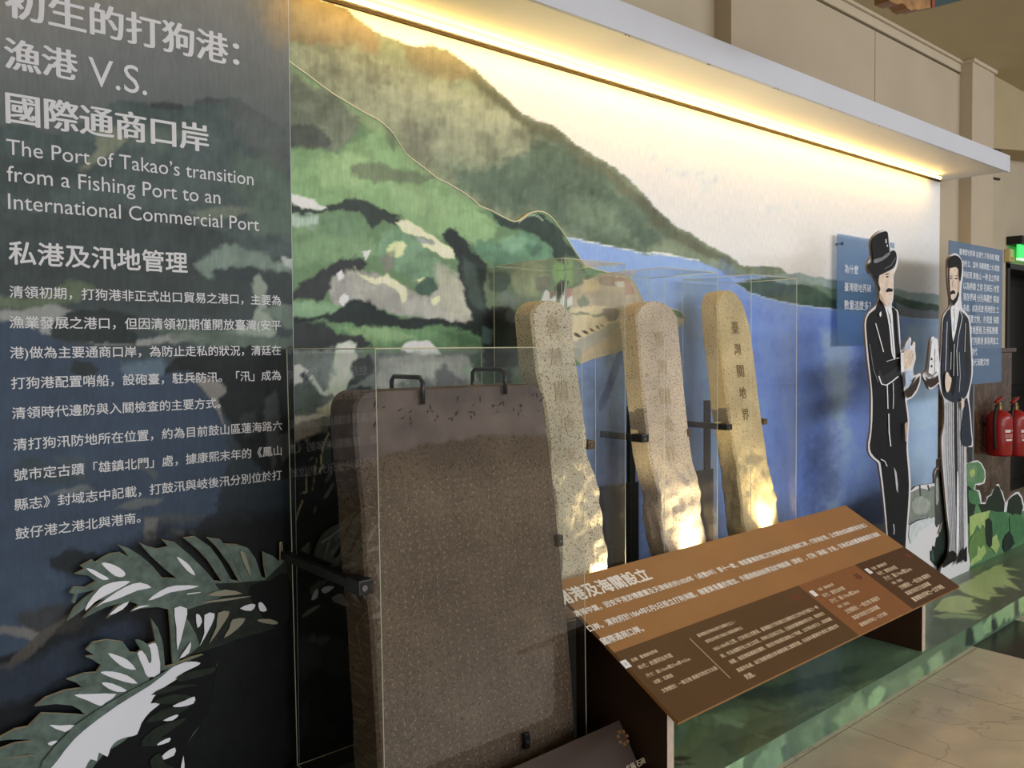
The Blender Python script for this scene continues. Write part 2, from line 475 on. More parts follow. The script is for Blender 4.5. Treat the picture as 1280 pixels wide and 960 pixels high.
mb = MB(); mb.box((5.72, -.105, 0), (6.30, .04, 1.33)); mb.box((6.304, -.105, 0), (6.69, .04, 1.33)); mb.box((5.70, -.125, 1.33), (6.72, .04, 1.36))
tag(mb.build('wall_dado', marble_brown(), bevel=.004), kind='structure')

# ================================================================== THE PRINTED WALL
def px_cols(xa, xb, y, pyref, step):
    """world X of columns spread evenly as the eye meets them"""
    return np.array([at(p, pyref, y=y)[0] for p in np.linspace(xa, xb, int((xb-xa)/step)+1)])
RIDGE_FAR = [(330,-30),(372,-12),(395,-2),(430,9),(455,27),(470,40),(500,53),(520,59),(545,58),(560,62),(580,78),(610,100),(650,140),(668,151),(690,157),(710,171),(720,181),(740,191),(765,207),(790,225),(815,255),(840,279),(870,295),(900,313),(925,330),(935,333),(975,335),(984,344)]
sky_layers = [
 W([(380,-60),(700,60),(1190,220),(1190,262),(1000,215),(760,130),(560,40),(430,0)], (214,206,190), 8, 40, .05),  # cream band below the canopy: its warm glow painted into the sky
 W([(730,118),(790,150),(850,190),(930,232),(985,262),(960,262),(880,238),(820,215),(770,185)], (184,192,202), 6, 14, .1, 0, .8),
 W([(640,85),(700,100),(760,160),(740,165),(690,130)], (212,212,210), 5, 12, .1, 0, .7),
 W([(930,190),(1010,225),(1060,262),(1000,265),(950,235)], (190,195,208), 6, 16, .1, 0, .7),
 W(RIDGE_FAR+[(935,350),(908,346),(874,327),(800,317),(740,304),(640,300),(330,300)], (104,118,94), 1.6, 1.8, .2, .12),
 W([(330,-40),(395,-2),(430,9),(455,27),(470,40),(476,52),(470,70),(455,66),(440,58),(420,60),(400,54),(362,50),(330,60)], (112,100,72), 4, 7, .12, 0, .9),
 W([(504,60),(545,58),(562,64),(585,83),(602,100),(580,98),(560,102),(535,100),(512,82)], (104,98,70), 4, 6, .12, 0, .85),
 W([(440,55),(475,72),(520,92),(585,112),(640,142),(668,158),(655,190),(600,205),(540,200),(480,160),(420,110),(372,80),(366,60)], (124,132,108), 6, 18, .26, 0, .85),
 W([(585,88),(610,104),(650,143),(668,154),(690,160),(720,184),(765,210),(815,257),(840,282),(870,298),(925,333),(905,330),(860,310),(830,295),(800,262),(760,228),(720,204),(690,178),(660,164),(640,148),(600,112)], (76,80,60), 2.5, 6, .16, 0, .85),
 W([(560,215),(600,212),(640,192),(670,180),(690,176),(722,196),(760,222),(800,262),(834,296),(800,316),(740,303),(700,288),(670,262),(650,276),(600,252),(575,235)], (70,92,76), 6, 12, .22, 0, .9),
 W([(700,240),(740,240),(780,270),(800,300),(770,300),(720,280)], (92,114,92), 8, 18, .2, 0, .7),
 W([(500,150),(530,152),(545,180),(535,205),(505,190)], (88,90,78), 6, 14, .2, 0, .6),
 # water
 W([(640,296),(700,297),(740,303),(800,317),(843,322),(874,327),(896,337),(908,346),(921,355),(937,366),(961,373),(985,379),(1020,384),(1047,387),(1125,396),(1200,402),(1240,900),(600,900)], (104,140,214), 1.2, 1.6, .06),
 W([(905,350),(960,376),(1050,392),(1110,398),(1100,470),(1060,560),(1040,680),(960,680),(930,500),(880,380)], (78,116,200), 10, 46, .10, 0, .9),
 W([(640,460),(760,450),(800,520),(860,620),(1000,640),(1110,600),(1110,720),(640,720)], (86,106,150), 10, 60, .10, 0, .8),
 W([(1028,415),(1062,420),(1060,540),(1050,650),(1028,650),(1034,520)], (134,164,222), 5, 16, .06, 0, .8),
 W([(1066,410),(1110,412),(1100,600),(1070,560)], (88,116,180), 6, 22, .08, 0, .6),
 W([(1126,402),(1200,404),(1200,700),(1130,690)], (136,166,226), 6, 24, .05, 0, .85),
 W([(1010,560),(1040,520),(1050,600),(1020,640)], (66,84,132), 8, 20, .08, 0, .6),  # soft dark blue patch: shadow beside the last case, painted into the water
 S([(700,297),(740,303),(770,309),(800,316),(819,316.5),(843,321),(874,325.5)], (176,194,214), 1.6, .8),
 S([(816,316),(832,318),(846,321)], (190,212,208), 2.6, .6),
 S([(745,332),(800,340),(820,337)], (140,162,214), 1.5, 2, .5), S([(730,352),(790,352)], (136,158,208), 1.5, 2, .5),
 # far shore on the right
 W([(938,345),(1000,342),(1010,344),(1045,349),(1080,356),(1118,361),(1200,373),(1200,384),(1047,366),(985,362),(950,362)], (120,142,140), 1.4, 1.8, .14, .1),
 W([(919,354.5),(934,349),(960,350),(985,355),(1020,357),(1047,362),(1100,366),(1140,375),(1200,386),(1200,402),(1125,395.5),(1047,386.5),(1020,383.5),(985,378.5),(961,372.5),(937,365.5)], (52,78,62), 1.2, 1.8, .25, .1),
 W([(1000,352),(1047,362),(1090,366),(1130,375),(1100,378),(1040,372)], (92,118,96), 2, 4, .15, 0, .8),
 W([(1119,378.5),(1140,386),(1200,391),(1200,403),(1125,396)], (104,112,122), 1.4, 2, .1),
 S([(921,355),(937,366),(961,373.2),(985,379.2),(1020,384.2),(1047,387.2),(1125,396.3),(1200,402.5)], (150,172,196), 1.1, .6),
 W([(1000,655),(1200,655),(1200,720),(1000,720)], (150,158,184), .5, 1.5, .04),
]
MZ0, MZ1, MX1 = .30, 2.446, at(1174.3, 320, y=0)[0]
def make_back_print():
    Xc = px_cols(352, 1174.3, 0, 430, 1.9); Xc[-1] = MX1
    Zr = np.linspace(MZ1, MZ0, 330)
    X, Z = np.meshgrid(Xc, Zr); Y = np.zeros_like(X)
    PX, PY = proj_arrays(X, Y, Z)
    C = paint(PX, PY, (198,199,212), sky_layers, 3)
    return X, Y, Z, C
mural = empty('mural_panel', (3.2, .01, MZ0), 'long wall panel printed with a watercolour of mountain, sky and blue harbour', 'mural')
X, Y, Z, C = make_back_print()
o = grid_mesh('printed_sheet', X, Y, Z, C, PRINT, mural, flip=True)
mb = MB(); mb.box((.9, .0012, HP), (MX1, .018, MZ1)); mb.build('backing_board', mat('white_board', (214, 212, 210), rough=.6), mural)

# --- the nearer hills: a second board standing proud of the print, with a pale cut edge
RIDGE = [(350,66),(365,79),(383,92),(400,105),(418,118),(430,125),(455,140),(470,148),(480,155),(490,165),(498,177),(505,188),(511,195),(520,202),(532,211),(546,222),(560,229),(577,239),(590,248),(600,257),(612,262),(625,269),(640,276),(648,276),(656,271),(664,265.5),(675,264),(684,267),(692,274),(700,285),(708,297),(717,311),(724,321),(730,329),(740,335),(752,338),(762,341),(772,343),(786,346),(794,356),(800,368),(806,378),(820,383),(845,387),(854,393),(858,401)]
LOWER = [(350,964),(706,964),(708,463),(727,455),(740,449),(755,445),(771,441),(800,432),(830,418),(846,411),(858,402)]
hill_layers = [
 W([(350,70),(400,106),(455,141),(480,156),(498,178),(520,203),(560,230),(605,260),(590,262),(548,238),(512,214),(488,184),(462,162),(430,140),(400,122),(350,92)], (116,140,96), 2, 5, .15, 0, .9),
 W([(350,78),(400,112),(430,130),(452,148),(446,166),(430,181),(415,190),(392,186),(350,180)], (96,106,88), 4, 8, .2, .1),
 W([(360,158),(385,153),(405,160),(418,175),(405,186),(360,182)], (68,76,70), 4, 5, .15, .1),
 W([(350,184),(420,190),(460,166),(486,168),(498,186),(516,208),(560,236),(592,256),(622,280),(604,302),(520,286),(450,262),(400,257),(350,242)], (110,146,96), 3.5, 5, .16, .05),
 W([(395,200),(440,190),(460,205),(452,230),(400,236)], (132,164,110), 5, 10, .12, 0, .8),
 W([(490,225),(540,240),(580,262),(560,276),(500,262)], (122,154,106), 5, 12, .12, 0, .8),
 W([(436,206),(455,204),(490,206),(520,214),(548,222),(520,229),(490,224),(470,229),(455,222),(440,216)], (92,104,80), 4, 5, .12, .12, .85),
 W([(478,155),(492,166),(500,184),(494,190),(480,172)], (84,98,76), 3, 5, .1, 0, .7),
 W([(350,250),(372,256),(395,262),(420,254),(436,248),(452,247),(464,254),(482,259),(502,268),(524,284),(502,287),(480,274),(466,286),(450,264),(412,264),(380,266),(350,262)], (46,56,52), 3, 2.5, .15, .1),
 W([(360,242),(382,247),(402,256),(410,260),(388,261),(372,257),(362,252)], (206,216,206), 2, 2, .05, .1),
 W([(350,264),(398,268),(394,288),(376,300),(350,302)], (148,172,156), 4, 6, .12, .05),
 W([(350,284),(440,276),(468,300),(470,322),(440,326),(398,327),(380,332),(350,345)], (106,140,98), 4, 6, .15, .05),
 W([(400,268),(440,266),(460,286),(440,300),(405,296)], (88,120,88), 5, 10, .15, 0, .8),
 W([(500,272),(560,268),(616,278),(618,296),(600,306),(562,300),(520,285)], (116,152,102), 3, 5, .12, 0, .9),
 # mid clump
 W([(476,292),(500,284),(530,298),(552,330),(548,362),(520,352),(490,332),(470,318)], (100,136,104), 4, 6, .18, .08),
 W([(356,372),(380,350),(398,338),(420,325),(446,321),(458,332),(448,342),(430,340),(412,355),(402,374)], (48,53,54), 3.5, 3, .15, .12),
 W([(408,362),(416,345),(440,334),(470,345),(500,354),(530,370),(555,358),(576,344),(590,356),(602,372),(606,394),(582,406),(540,399),(500,391),(470,382),(440,379),(420,383)], (146,146,138), 3.5, 4, .18, .12),
 W([(420,350),(440,342),(446,372),(428,382),(414,372)], (128,128,126), 4, 6, .15, 0, .8),
 W([(545,330),(572,340),(590,366),(600,396),(560,398),(548,370)], (158,158,140), 5, 8, .15, 0, .8),
 W([(517,292),(545,303),(562,312),(552,317),(530,306)], (138,142,142), 2, 3, .1),
 W([(496,279),(503,276),(511,276),(525,284),(545,297),(560,308),(570,316),(567,323),(556,323),(545,314),(528,308),(526,304),(540,306),(546,304),(530,295),(516,292),(505,291)], (206,220,162), 1.6, 2, .06, .08),
 W([(481,311),(493,303),(502,302),(508,307),(503,318),(495,325),(484,321)], (190,212,142), 2, 2, .06, .1),
 W([(443,331),(452,344),(470,349),(484,343),(496,352),(509,362),(510,374),(503,379),(498,365),(484,355),(470,357),(455,350)], (208,212,160), 1.8, 2, .06, .08),
 W([(521,349),(530,346),(534,354),(527,357)], (200,214,150), 1.2, 1.6, .05), W([(540,374),(549,371),(550,376),(543,382),(539,379)], (196,208,150), 1.2, 1.6, .05),
 W([(518,360),(528,347),(543,348),(547,362),(538,372),(526,368)], (60,88,74), 2.5, 3, .15, .1),
 W([(475,325),(490,310),(492,335),(480,345)], (110,108,98), 3, 4, .12, 0, .8),
 W([(453,314),(463,313),(457.5,326)], (228,232,230), .6, 1.4, .04), W([(423,377),(429,366),(436,372),(436,380),(428,384)], (206,206,212), 1, 1.5, .05), W([(420,341),(427,337),(430,346),(423,351)], (196,198,204), 1, 1.5, .05),
 W([(553,292),(562,286),(570,288),(588,306),(602,326),(614,342),(620,430),(592,407),(584,386),(577,352),(572,334),(564,312)], (36,46,44), 3, 3, .16, .1),
 W([(578,322),(590,330),(602,360),(606,390),(592,384),(582,356)], (60,76,70), 3, 5, .12, 0, .8),
 W([(588,312),(602,300),(622,303),(652,288),(682,300),(697,320),(692,330),(668,322),(650,328),(622,338),(602,324)], (82,126,98), 4, 4, .2, .1),
 W([(622,300),(640,292),(660,300),(650,312),(630,312)], (104,148,116), 3, 6, .15, 0, .7), W([(655,308),(672,304),(676,314),(664,322)], (60,92,76), 3, 5, .12, 0, .8),
 W([(612,262),(640,276),(656,271),(675,265),(696,284),(712,304),(727,327),(735,345),(718,332),(700,330),(690,312),(672,294),(650,288),(625,282)], (42,58,52), 2.5, 3, .16, .1),
 S([(648,278),(656,272),(664,268),(672,270),(679,276)], (176,196,160), 1.2, .6, .7),
 # dark belt, green belts below
 W([(350,378),(380,376),(410,378),(432,385),(424,396),(404,403),(350,402)], (108,144,106), 3.5, 3.5, .15, .08),
 W([(350,398),(398,398),(425,386),(444,375),(462,376),(478,386),(502,396),(540,396),(580,403),(622,400),(622,432),(572,413),(540,407),(500,417),(462,414),(430,404),(400,402),(350,408)], (32,42,40), 3.5, 3, .15, .1),
 W([(398,422),(430,406),(480,412),(522,409),(560,405),(602,420),(622,432),(612,440),(562,432),(500,441),(460,432),(422,427)], (84,122,80), 3.5, 3.5, .18, .08),
 W([(425,412),(470,408),(520,420),(500,430),(450,424)], (122,156,104), 4, 6, .14, 0, .75), W([(545,412),(590,418),(610,434),(570,428)], (64,100,66), 3, 5, .12, 0, .8),
 W([(350,404),(404,404),(422,420),(452,420),(462,431),(450,437),(442,446),(400,436),(350,462)], (44,50,50), 3.5, 3, .15, .1),
 W([(350,438),(640,436),(640,560),(350,560)], (104,114,112), 4, 5, .18),
 W([(500,437),(506,430),(519,425),(532,426),(542,431),(552,440),(520,444)], (206,216,214), 1.8, 1.8, .05), 
 W([(470,444),(540,438),(600,446),(640,452),(640,480),(590,476),(562,470),(502,480),(470,500)], (148,152,150), 5, 6, .16, .05),
 W([(500,455),(540,448),(580,460),(550,470),(510,472)], (168,176,168), 5, 9, .1, 0, .8),
 W([(540,465),(556,452),(572,470),(580,482),(545,486)], (100,102,106), 3, 4, .14, .1), W([(575,458),(600,452),(612,470),(590,476)], (140,168,146), 3, 4, .12, .08),
 W([(586,440),(640,436),(640,520),(612,490),(596,470)], (58,84,62), 3.5, 4, .15, .1),
 W([(424,432),(430,427),(446,430),(447,450),(444,468),(434,484),(416,496),(404,494),(410,476),(418,452)], (184,198,180), 2.5, 2.5, .1, .08),
 W([(376,452),(400,444),(412,470),(408,484),(394,486),(384,470)], (110,122,124), 4, 6, .15, .1), W([(398,448),(416,440),(424,460),(408,482)], (120,134,136), 4, 6, .12, 0, .8),
 W([(362,458),(374,455),(386,464),(380,476),(366,482),(360,480)], (206,206,220), 1.6, 1.8, .05, .05), W([(386,474),(391,470),(402,486),(408,494),(400,492)], (190,206,200), 1.2, 1.6, .05),
 W([(374,468),(382,464),(386,476),(380,480)], (52,56,64), 2, 3, .1), W([(444,452),(462,440),(468,462),(452,478),(436,486),(442,470)], (54,58,60), 3, 3, .15, .1),
 W([(358,484),(392,478),(404,494),(396,512),(360,520)], (82,96,94), 4, 5, .16, .1),
 W([(396,510),(420,496),(424,506),(412,520),(398,522)], (172,172,146), 2.5, 3, .1, .08), W([(420,494),(450,482),(470,486),(430,500)], (40,46,48), 3, 3, .1),
 W([(362,521),(382,520),(394,517),(408,520),(394,524),(378,530),(364,534)], (202,204,214), 1.6, 1.8, .05), W([(362,530),(394,522),(402,540),(380,552),(362,548)], (140,138,142), 3, 4, .12, .08),
 W([(346,552),(382,551),(404,540),(420,528),(740,528),(740,980),(346,980)], (17,20,19), 3.5, 4, .3),
 W([(403,560),(409,546),(413,552),(414,575),(408,582),(402,578)], (62,74,70), 1, 1.6, .1), S([(411,541),(404,556),(401,575),(403,583),(399,591)], (196,186,150), 1.3, .5), S([(387,575),(392,571),(396,573),(394,590),(391,613)], (120,112,84), 1.2, .5),
 S([(384,592),(383,615),(376,617)], (150,140,106), 1.2, .5), S([(378,626),(370,650),(366,664)], (150,140,106), 1.3, .5),
 W([(406,600),(414,586),(416,592),(408,604)], (88,92,92), .6, 1.4, .1), W([(405,622),(416,603),(418,606),(411,620),(406,624)], (92,96,98), .6, 1.4, .1), W([(392,640),(396,630),(396,638),(393,642)], (90,94,96), .6, 1.4, .1),
 W([(417,672),(436,656),(428,668),(420,678)], (66,70,72), .8, 1.6, .1), S([(403,678),(414,670),(423,663)], (150,146,124), 1.2, .4), W([(413,690),(424,676),(427,680),(420,690),(414,696)], (70,74,74), .8, 1.6, .1), W([(412,708),(420,698),(427,692),(425,706),(418,708)], (74,78,74), .8, 1.6, .1),
 W([(361,704),(367,696),(372,706),(369,722),(364,718)], (78,78,58), 1, 1.6, .1), W([(388,735),(400,724),(408,726),(400,734),(390,744)], (66,66,54), .8, 1.5, .1),
 W([(366,800),(390,792),(420,796),(436,812),(434,840),(420,842),(400,838),(380,850),(368,850)], (36,39,42), 3, 5, .2), W([(434,808),(442,822),(458,842),(440,846),(434,830)], (40,38,38), 2, 4, .1),
 W([(386,800),(392,790),(396,800),(408,794),(412,800),(400,806)], (64,62,56), 1.4, 2, .1), W([(378,880),(386,872),(384,905),(376,930)], (30,34,34), 1.4, 2.4, .1), W([(410,905),(420,908),(420,926),(412,922)], (34,36,34), 1.4, 2.4, .1),
 # the little harbour town under the big hill
 W([(608,336),(660,325),(722,322),(732,340),(740,352),(726,372),(700,384),(640,388),(606,384)], (94,112,86), 3, 4, .18, .05),
 W([(610,340),(632,336),(640,352),(630,368),(612,362)], (52,68,60), 3, 4, .15, 0, .8),
 W([(640,338),(676,330),(690,348),(672,372),(650,368),(636,356)], (122,132,98), 4, 5, .15, .06), W([(668,345),(690,346),(688,362),(672,364)], (100,98,88), 2.5, 3, .12, 0, .8),
 W([(690,330),(716,325),(717,357),(702,360),(692,348)], (104,142,84), 1.6, 2.4, .1, .06), W([(632,366),(652,376),(640,390),(620,384)], (108,118,116), 3, 5, .1, 0, .7),
 W([(604,386),(640,384),(650,396),(648,460),(604,460)], (22,26,26), 3, 4, .2), W([(604,408),(618,412),(614,430),(604,430)], (60,84,80), 2, 3, .1),
 W([(716,362),(730,352),(748,344),(772,342),(792,350),(802,372),(812,390),(858,398),(858,404),(820,424),(771,442),(727,456),(712,440),(714,380)], (166,154,130), 1.5, 2, .14, .1),
 W([(730,350),(746,350),(752,360),(740,366),(726,368)], (182,166,128), 1.8, 2.4, .08),
 W([(724,366),(748,362),(790,368),(800,380),(780,386),(742,384)], (158,144,126), 2, 4, .14, 0, .8),
 W([(736,372),(728,368),(722,376),(724,384),(735,383)], (116,126,112), 2, 2.4, .12, .1),
 W([(748,346),(756,343),(769,343),(769,358),(757,357),(748,355)], (150,126,118), 1.4, 2, .08, .1), W([(768,348),(776,346),(788,350),(793,368),(782,370),(780,360),(770,358)], (158,124,112), 1.4, 2, .08, .1), W([(769,352),(780,352),(781,360),(770,359)], (196,180,172), 1, 1.6, .05),
 W([(676,375),(680,366),(684,362.5),(688,368),(686.5,376),(694,368),(696,376),(690,380),(678,378)], (228,222,222), .8, 1.4, .04), W([(687,364),(694,363),(695,369),(690,373)], (120,98,88), 1, 1.6, .08), W([(700,382),(704,368),(709,361),(715,366),(716,380),(708,384)], (226,214,216), .8, 1.4, .04),
 W([(704,367),(710,360),(715,361),(716,369),(710,374),(706,371)], (160,112,112), .9, 1.5, .08), W([(694,360),(702,350),(712,352),(706,362),(698,378)], (48,52,48), 1.6, 2, .1),
 W([(713,384),(740,381),(762,384),(800,390),(786,408),(752,420),(716,430)], (190,176,144), 1.8, 2.4, .1, .08),
 W([(713,392),(726,388),(735,389),(742,396),(752,396),(770,400),(776,388),(770,385),(758,386),(752,392)], (120,124,104), 1.8, 2, .1, .08), W([(752,388),(764,385),(772,390),(768,402),(758,400)], (130,116,112), 1.8, 2.4, .1),
 W([(715,428),(736,420),(752,412),(764,404),(774,404),(772,412),(748,430),(718,447)], (150,148,142), 1.5, 2, .08, .05), W([(728,440),(760,424),(790,412),(800,420),(772,432),(730,448)], (168,152,126), 1.5, 3, .08, 0, .8),
 W([(717,416),(722,416.5),(727,421),(724,422),(719,419.5)], (58,58,46), .3, 1.2, .05), W([(727,413),(733,413.5),(737,417.5),(733,418),(729,416)], (58,58,46), .3, 1.2, .05), W([(736,410),(740,410.5),(744,414.5),(740,414.5)], (58,58,46), .3, 1.2, .05), W([(744,407),(748,406.5),(750,411.5),(747,411)], (58,58,46), .3, 1.2, .05), W([(749,404),(754,407),(756,409),(752,408.5)], (62,62,50), .3, 1.2, .05),
]
YH = -.016
hill = empty('hill_relief_board', (1.6, YH, HP), 'cut-out relief board of near green hills with a pale lit edge, left half of the mural', 'relief board')
def make_hills():
    Xc = px_cols(352, 857.5, YH, 430, 1.9)
    rp = np.array([at(p[0], p[1], y=YH) for p in smooth_pts(RIDGE, 4, False)]); lp = np.array([at(p[0], p[1], y=YH) for p in LOWER])
    top = np.interp(Xc, rp[:, 0], rp[:, 2]); xl = lp[:, 0].copy(); zl = lp[:, 2].copy()
    zl[:2] = HP
    xl[1] = xl[2]-.004
    bot = np.interp(Xc, xl, zl)
    bot = np.minimum(bot, top-.002)
    t = np.linspace(0, 1, 400)[:, None]
    X = np.tile(Xc, (400, 1)); Z = top[None, :]*(1-t)+bot[None, :]*t; Y = np.full_like(X, YH)
    PX, PY = proj_arrays(X, Y, Z)
    C = paint(PX, PY, (88,120,82), hill_layers, 5)
    grid_mesh('printed_sheet', X, Y, Z, C, PRINT, hill, flip=True)
    mb = MB(); n = len(Xc)
    v = [(x, YH-.0015, z+.0015) for x, z in zip(Xc, top)]+[(x, -.0008, z+.0015) for x, z in zip(Xc, top)]+[(x, YH-.0015, z-.0022) for x, z in zip(Xc, top)]
    mb.add(v, [(i, i+1, n+i+1, n+i) for i in range(n-1)]+[(2*n+i, 2*n+i+1, i+1, i) for i in range(n-1)])
    mb.build('cut_edge', mat('pale_cut_edge', (232, 222, 190), rough=.6), hill)
make_hills()

# ================================================================== TEXT PANEL (left)
YP = -.022
XPL, XPR = -.35, at(364.5, 300, y=YP)[0]
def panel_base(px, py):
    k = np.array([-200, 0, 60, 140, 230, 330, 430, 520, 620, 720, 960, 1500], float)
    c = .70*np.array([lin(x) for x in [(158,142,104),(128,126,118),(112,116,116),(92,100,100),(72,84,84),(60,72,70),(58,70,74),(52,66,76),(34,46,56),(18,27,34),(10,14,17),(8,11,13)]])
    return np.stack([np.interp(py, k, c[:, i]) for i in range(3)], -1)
panel_layers = [
 W([(300,-60),(420,-60),(420,60),(352,52),(330,20)], (140,120,78), 6, 30, .1, 0, .7),  # the canopy's warm glow, painted into the panel's top right corner
 W([(-60,158),(30,156),(70,168),(110,150),(150,126),(185,129),(230,128),(262,124),(296,121),(312,132),(334,148),(372,176),(420,200),(420,320),(-60,330)], (60,74,74), 3, 4, .14, .12),
 W([(292,121),(312,132),(340,152),(372,178),(372,230),(330,200),(300,170),(280,140)], (72,78,78), 3, 8, .1, 0, .8),
 W([(190,128),(226,129),(228,135),(210,138),(188,133)], (50,56,58), 1.5, 3, .1, .1), W([(240,128),(290,121),(270,129),(246,132)], (64,68,70), 1.5, 3, .1),
 W([(120,166),(150,158),(160,175),(140,190),(116,206),(90,220),(108,200),(124,186)], (106,114,94), 3, 5, .12, .05), W([(160,158),(220,160),(260,170),(200,190),(160,182)], (78,92,80), 5, 12, .1, 0, .6),
 W([(290,200),(330,196),(372,230),(372,300),(320,290),(296,240)], (74,92,80), 5, 14, .14, 0, .8), W([(-40,200),(60,196),(110,220),(60,250),(-40,240)], (48,60,60), 6, 14, .12, 0, .8),
 W([(240,262),(290,256),(312,262),(300,270),(250,276)], (98,108,92), 3, 5, .1, 0, .8),
 W([(-60,270),(80,258),(200,262),(280,290),(330,330),(372,344),(372,400),(240,390),(100,370),(-60,360)], (46,56,56), 6, 10, .15, .05, .8),
 W([(240,330),(268,312),(296,305),(326,314),(350,328),(372,334),(372,346),(340,338),(314,336),(290,340),(262,350)], (96,114,104), 3, 5, .14, .1), W([(350,320),(372,326),(372,340),(356,334)], (140,150,146), 1.5, 2, .06),
 W([(265,338),(296,334),(318,338),(320,346),(298,352),(270,350)], (44,54,56), 3, 4, .12),
 W([(318,346),(324,343),(334,356),(330,376),(336,392),(346,414),(340,421),(318,420),(284,419),(300,411),(314,404),(322,384),(314,362)], (116,128,116), 2, 3, .1, .08),
 W([(322,388),(350,380),(372,384),(372,412),(350,404)], (84,100,90), 3, 4, .12, .08),
 W([(-60,374),(40,372),(90,352),(120,360),(100,378),(60,386),(20,388),(-60,396)], (76,90,68), 4, 5, .12, .05),
 W([(-60,392),(14,390),(30,388),(62,378),(84,386),(98,392),(72,400),(66,410),(90,420),(140,423),(180,424),(206,420),(238,418),(262,424),(220,430),(170,432),(120,430),(60,416),(20,406),(-60,402)], (118,122,120), 2.5, 2.5, .08, .05),
 W([(-60,398),(20,404),(58,412),(70,425),(120,436),(150,448),(200,452),(232,470),(252,486),(270,500),(282,530),(286,560),(276,600),(268,640),(200,690),(140,730),(80,770),(40,800),(-60,860)], (40,57,77), 4, 5, .10, .05),
 W([(150,452),(204,452),(212,466),(190,474),(150,468)], (72,94,110), 4, 8, .1, 0, .8),
 W([(64,412),(70,400),(96,388),(130,384),(160,390),(176,402),(160,412),(176,420),(170,432),(150,430),(120,428),(92,427),(70,424)], (32,42,42), 3, 3, .15), W([(88,462),(96,452),(112,452),(124,462),(116,470),(96,470)], (30,38,38), 2, 3, .15),
 W([(180,400),(230,408),(300,416),(372,420),(372,440),(280,436),(220,430)], (76,92,80), 4, 6, .14, .05, .8),
 W([(204,470),(216,452),(240,440),(300,434),(372,436),(372,600),(330,590),(300,560),(284,520),(270,500),(284,486),(270,474),(250,468),(230,466)], (20,26,27), 3.5, 3.5, .2),
 W([(236,470),(262,470),(282,486),(284,494),(272,498),(284,540),(274,516),(258,490)], (120,116,112), 1.6, 2.4, .08, .05, .8),
 W([(330,500),(344,490),(350,520),(346,560),(340,590),(334,560)], (52,58,60), 2, 3, .15, 0, .8), W([(300,520),(320,512),(324,540),(306,548)], (40,46,46), 2, 4, .15, 0, .8), W([(345,545),(360,540),(366,560),(352,580)], (56,60,62), 2, 3, .1, 0, .8),
 W([(20,572),(40,568),(60,582),(110,600),(60,606),(30,596)], (44,56,58), 4, 6, .15, 0, .7), W([(66,570),(110,572),(104,600),(90,596)], (58,68,70), 3, 4, .12, 0, .6), W([(170,572),(200,592),(196,600),(174,584)], (66,74,78), 2, 3, .1, 0, .8),
 W([(60,618),(100,606),(118,612),(90,620)], (92,98,98), 2, 3, .1, 0, .7), W([(144,634),(172,622),(206,624),(200,630),(160,637)], (88,92,92), 2, 3, .1, 0, .7), W([(170,650),(220,640),(262,646),(220,656)], (60,64,66), 2, 4, .1, 0, .7),
 W([(180,648),(198,648),(194,680),(186,700),(180,676)], (84,86,86), 1.6, 2.4, .08), W([(214,660),(232,662),(226,690),(218,700)], (78,78,78), 1.6, 2.4, .08), W([(236,662),(246,664),(240,684)], (84,82,76), 1.6, 2.4, .08),
 W([(60,700),(90,686),(120,690),(126,710),(100,722),(70,716)], (20,27,32), 4, 6, .15), W([(20,770),(60,756),(110,760),(90,790),(40,796)], (44,42,38), 4, 8, .12, 0, .8),
 W([(-20,780),(30,784),(50,792),(40,800),(10,792),(-20,790)], (96,94,92), 1.6, 2.4, .06, 0, .8),
 W([(4,835),(30,806),(60,784),(84,770),(64,796),(36,822),(14,842)], (66,62,56), 1.6, 3, .1, 0, .8),
 W([(-40,850),(40,826),(110,790),(180,770),(210,770),(160,800),(90,850),(20,880),(-40,890)], (28,40,56), 5, 12, .1, 0, .9),
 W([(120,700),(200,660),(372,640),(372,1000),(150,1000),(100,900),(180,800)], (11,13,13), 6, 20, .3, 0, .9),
]
text_panel = empty('text_panel', ((XPL+XPR)/2, YP, HP), 'tall dark exhibition panel with white Chinese and English lettering, on the left', 'exhibition panel')
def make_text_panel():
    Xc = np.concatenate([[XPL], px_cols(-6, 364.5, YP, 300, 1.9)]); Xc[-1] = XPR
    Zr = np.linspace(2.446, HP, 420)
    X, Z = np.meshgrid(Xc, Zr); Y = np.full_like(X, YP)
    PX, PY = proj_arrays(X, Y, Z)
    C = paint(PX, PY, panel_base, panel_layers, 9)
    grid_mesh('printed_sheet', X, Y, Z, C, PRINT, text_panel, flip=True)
    mb = MB(); mb.box((XPL, YP+.0008, HP), (XPR+.002, -.0175, 2.446)); mb.build('backing_board', mat('pale_board_edge', (188, 196, 204), rough=.4), text_panel)
make_text_panel()
WHITE_INK = mat('white_ink', (226, 226, 230), rough=.5, spec=.2)
def wall_line(mb, body, l, r, bold=0.0, y=YP-.0012, aspect=1.0, center=True):
    a, b = at(l[0], l[1], y=y), at(r[0], r[1], y=y)
    z = .5*(a[2]+b[2])
    letter(mb, body, (a[0], y, z), (1, 0, 0), (0, 0, 1), b[0]-a[0], aspect, bold, center=center)
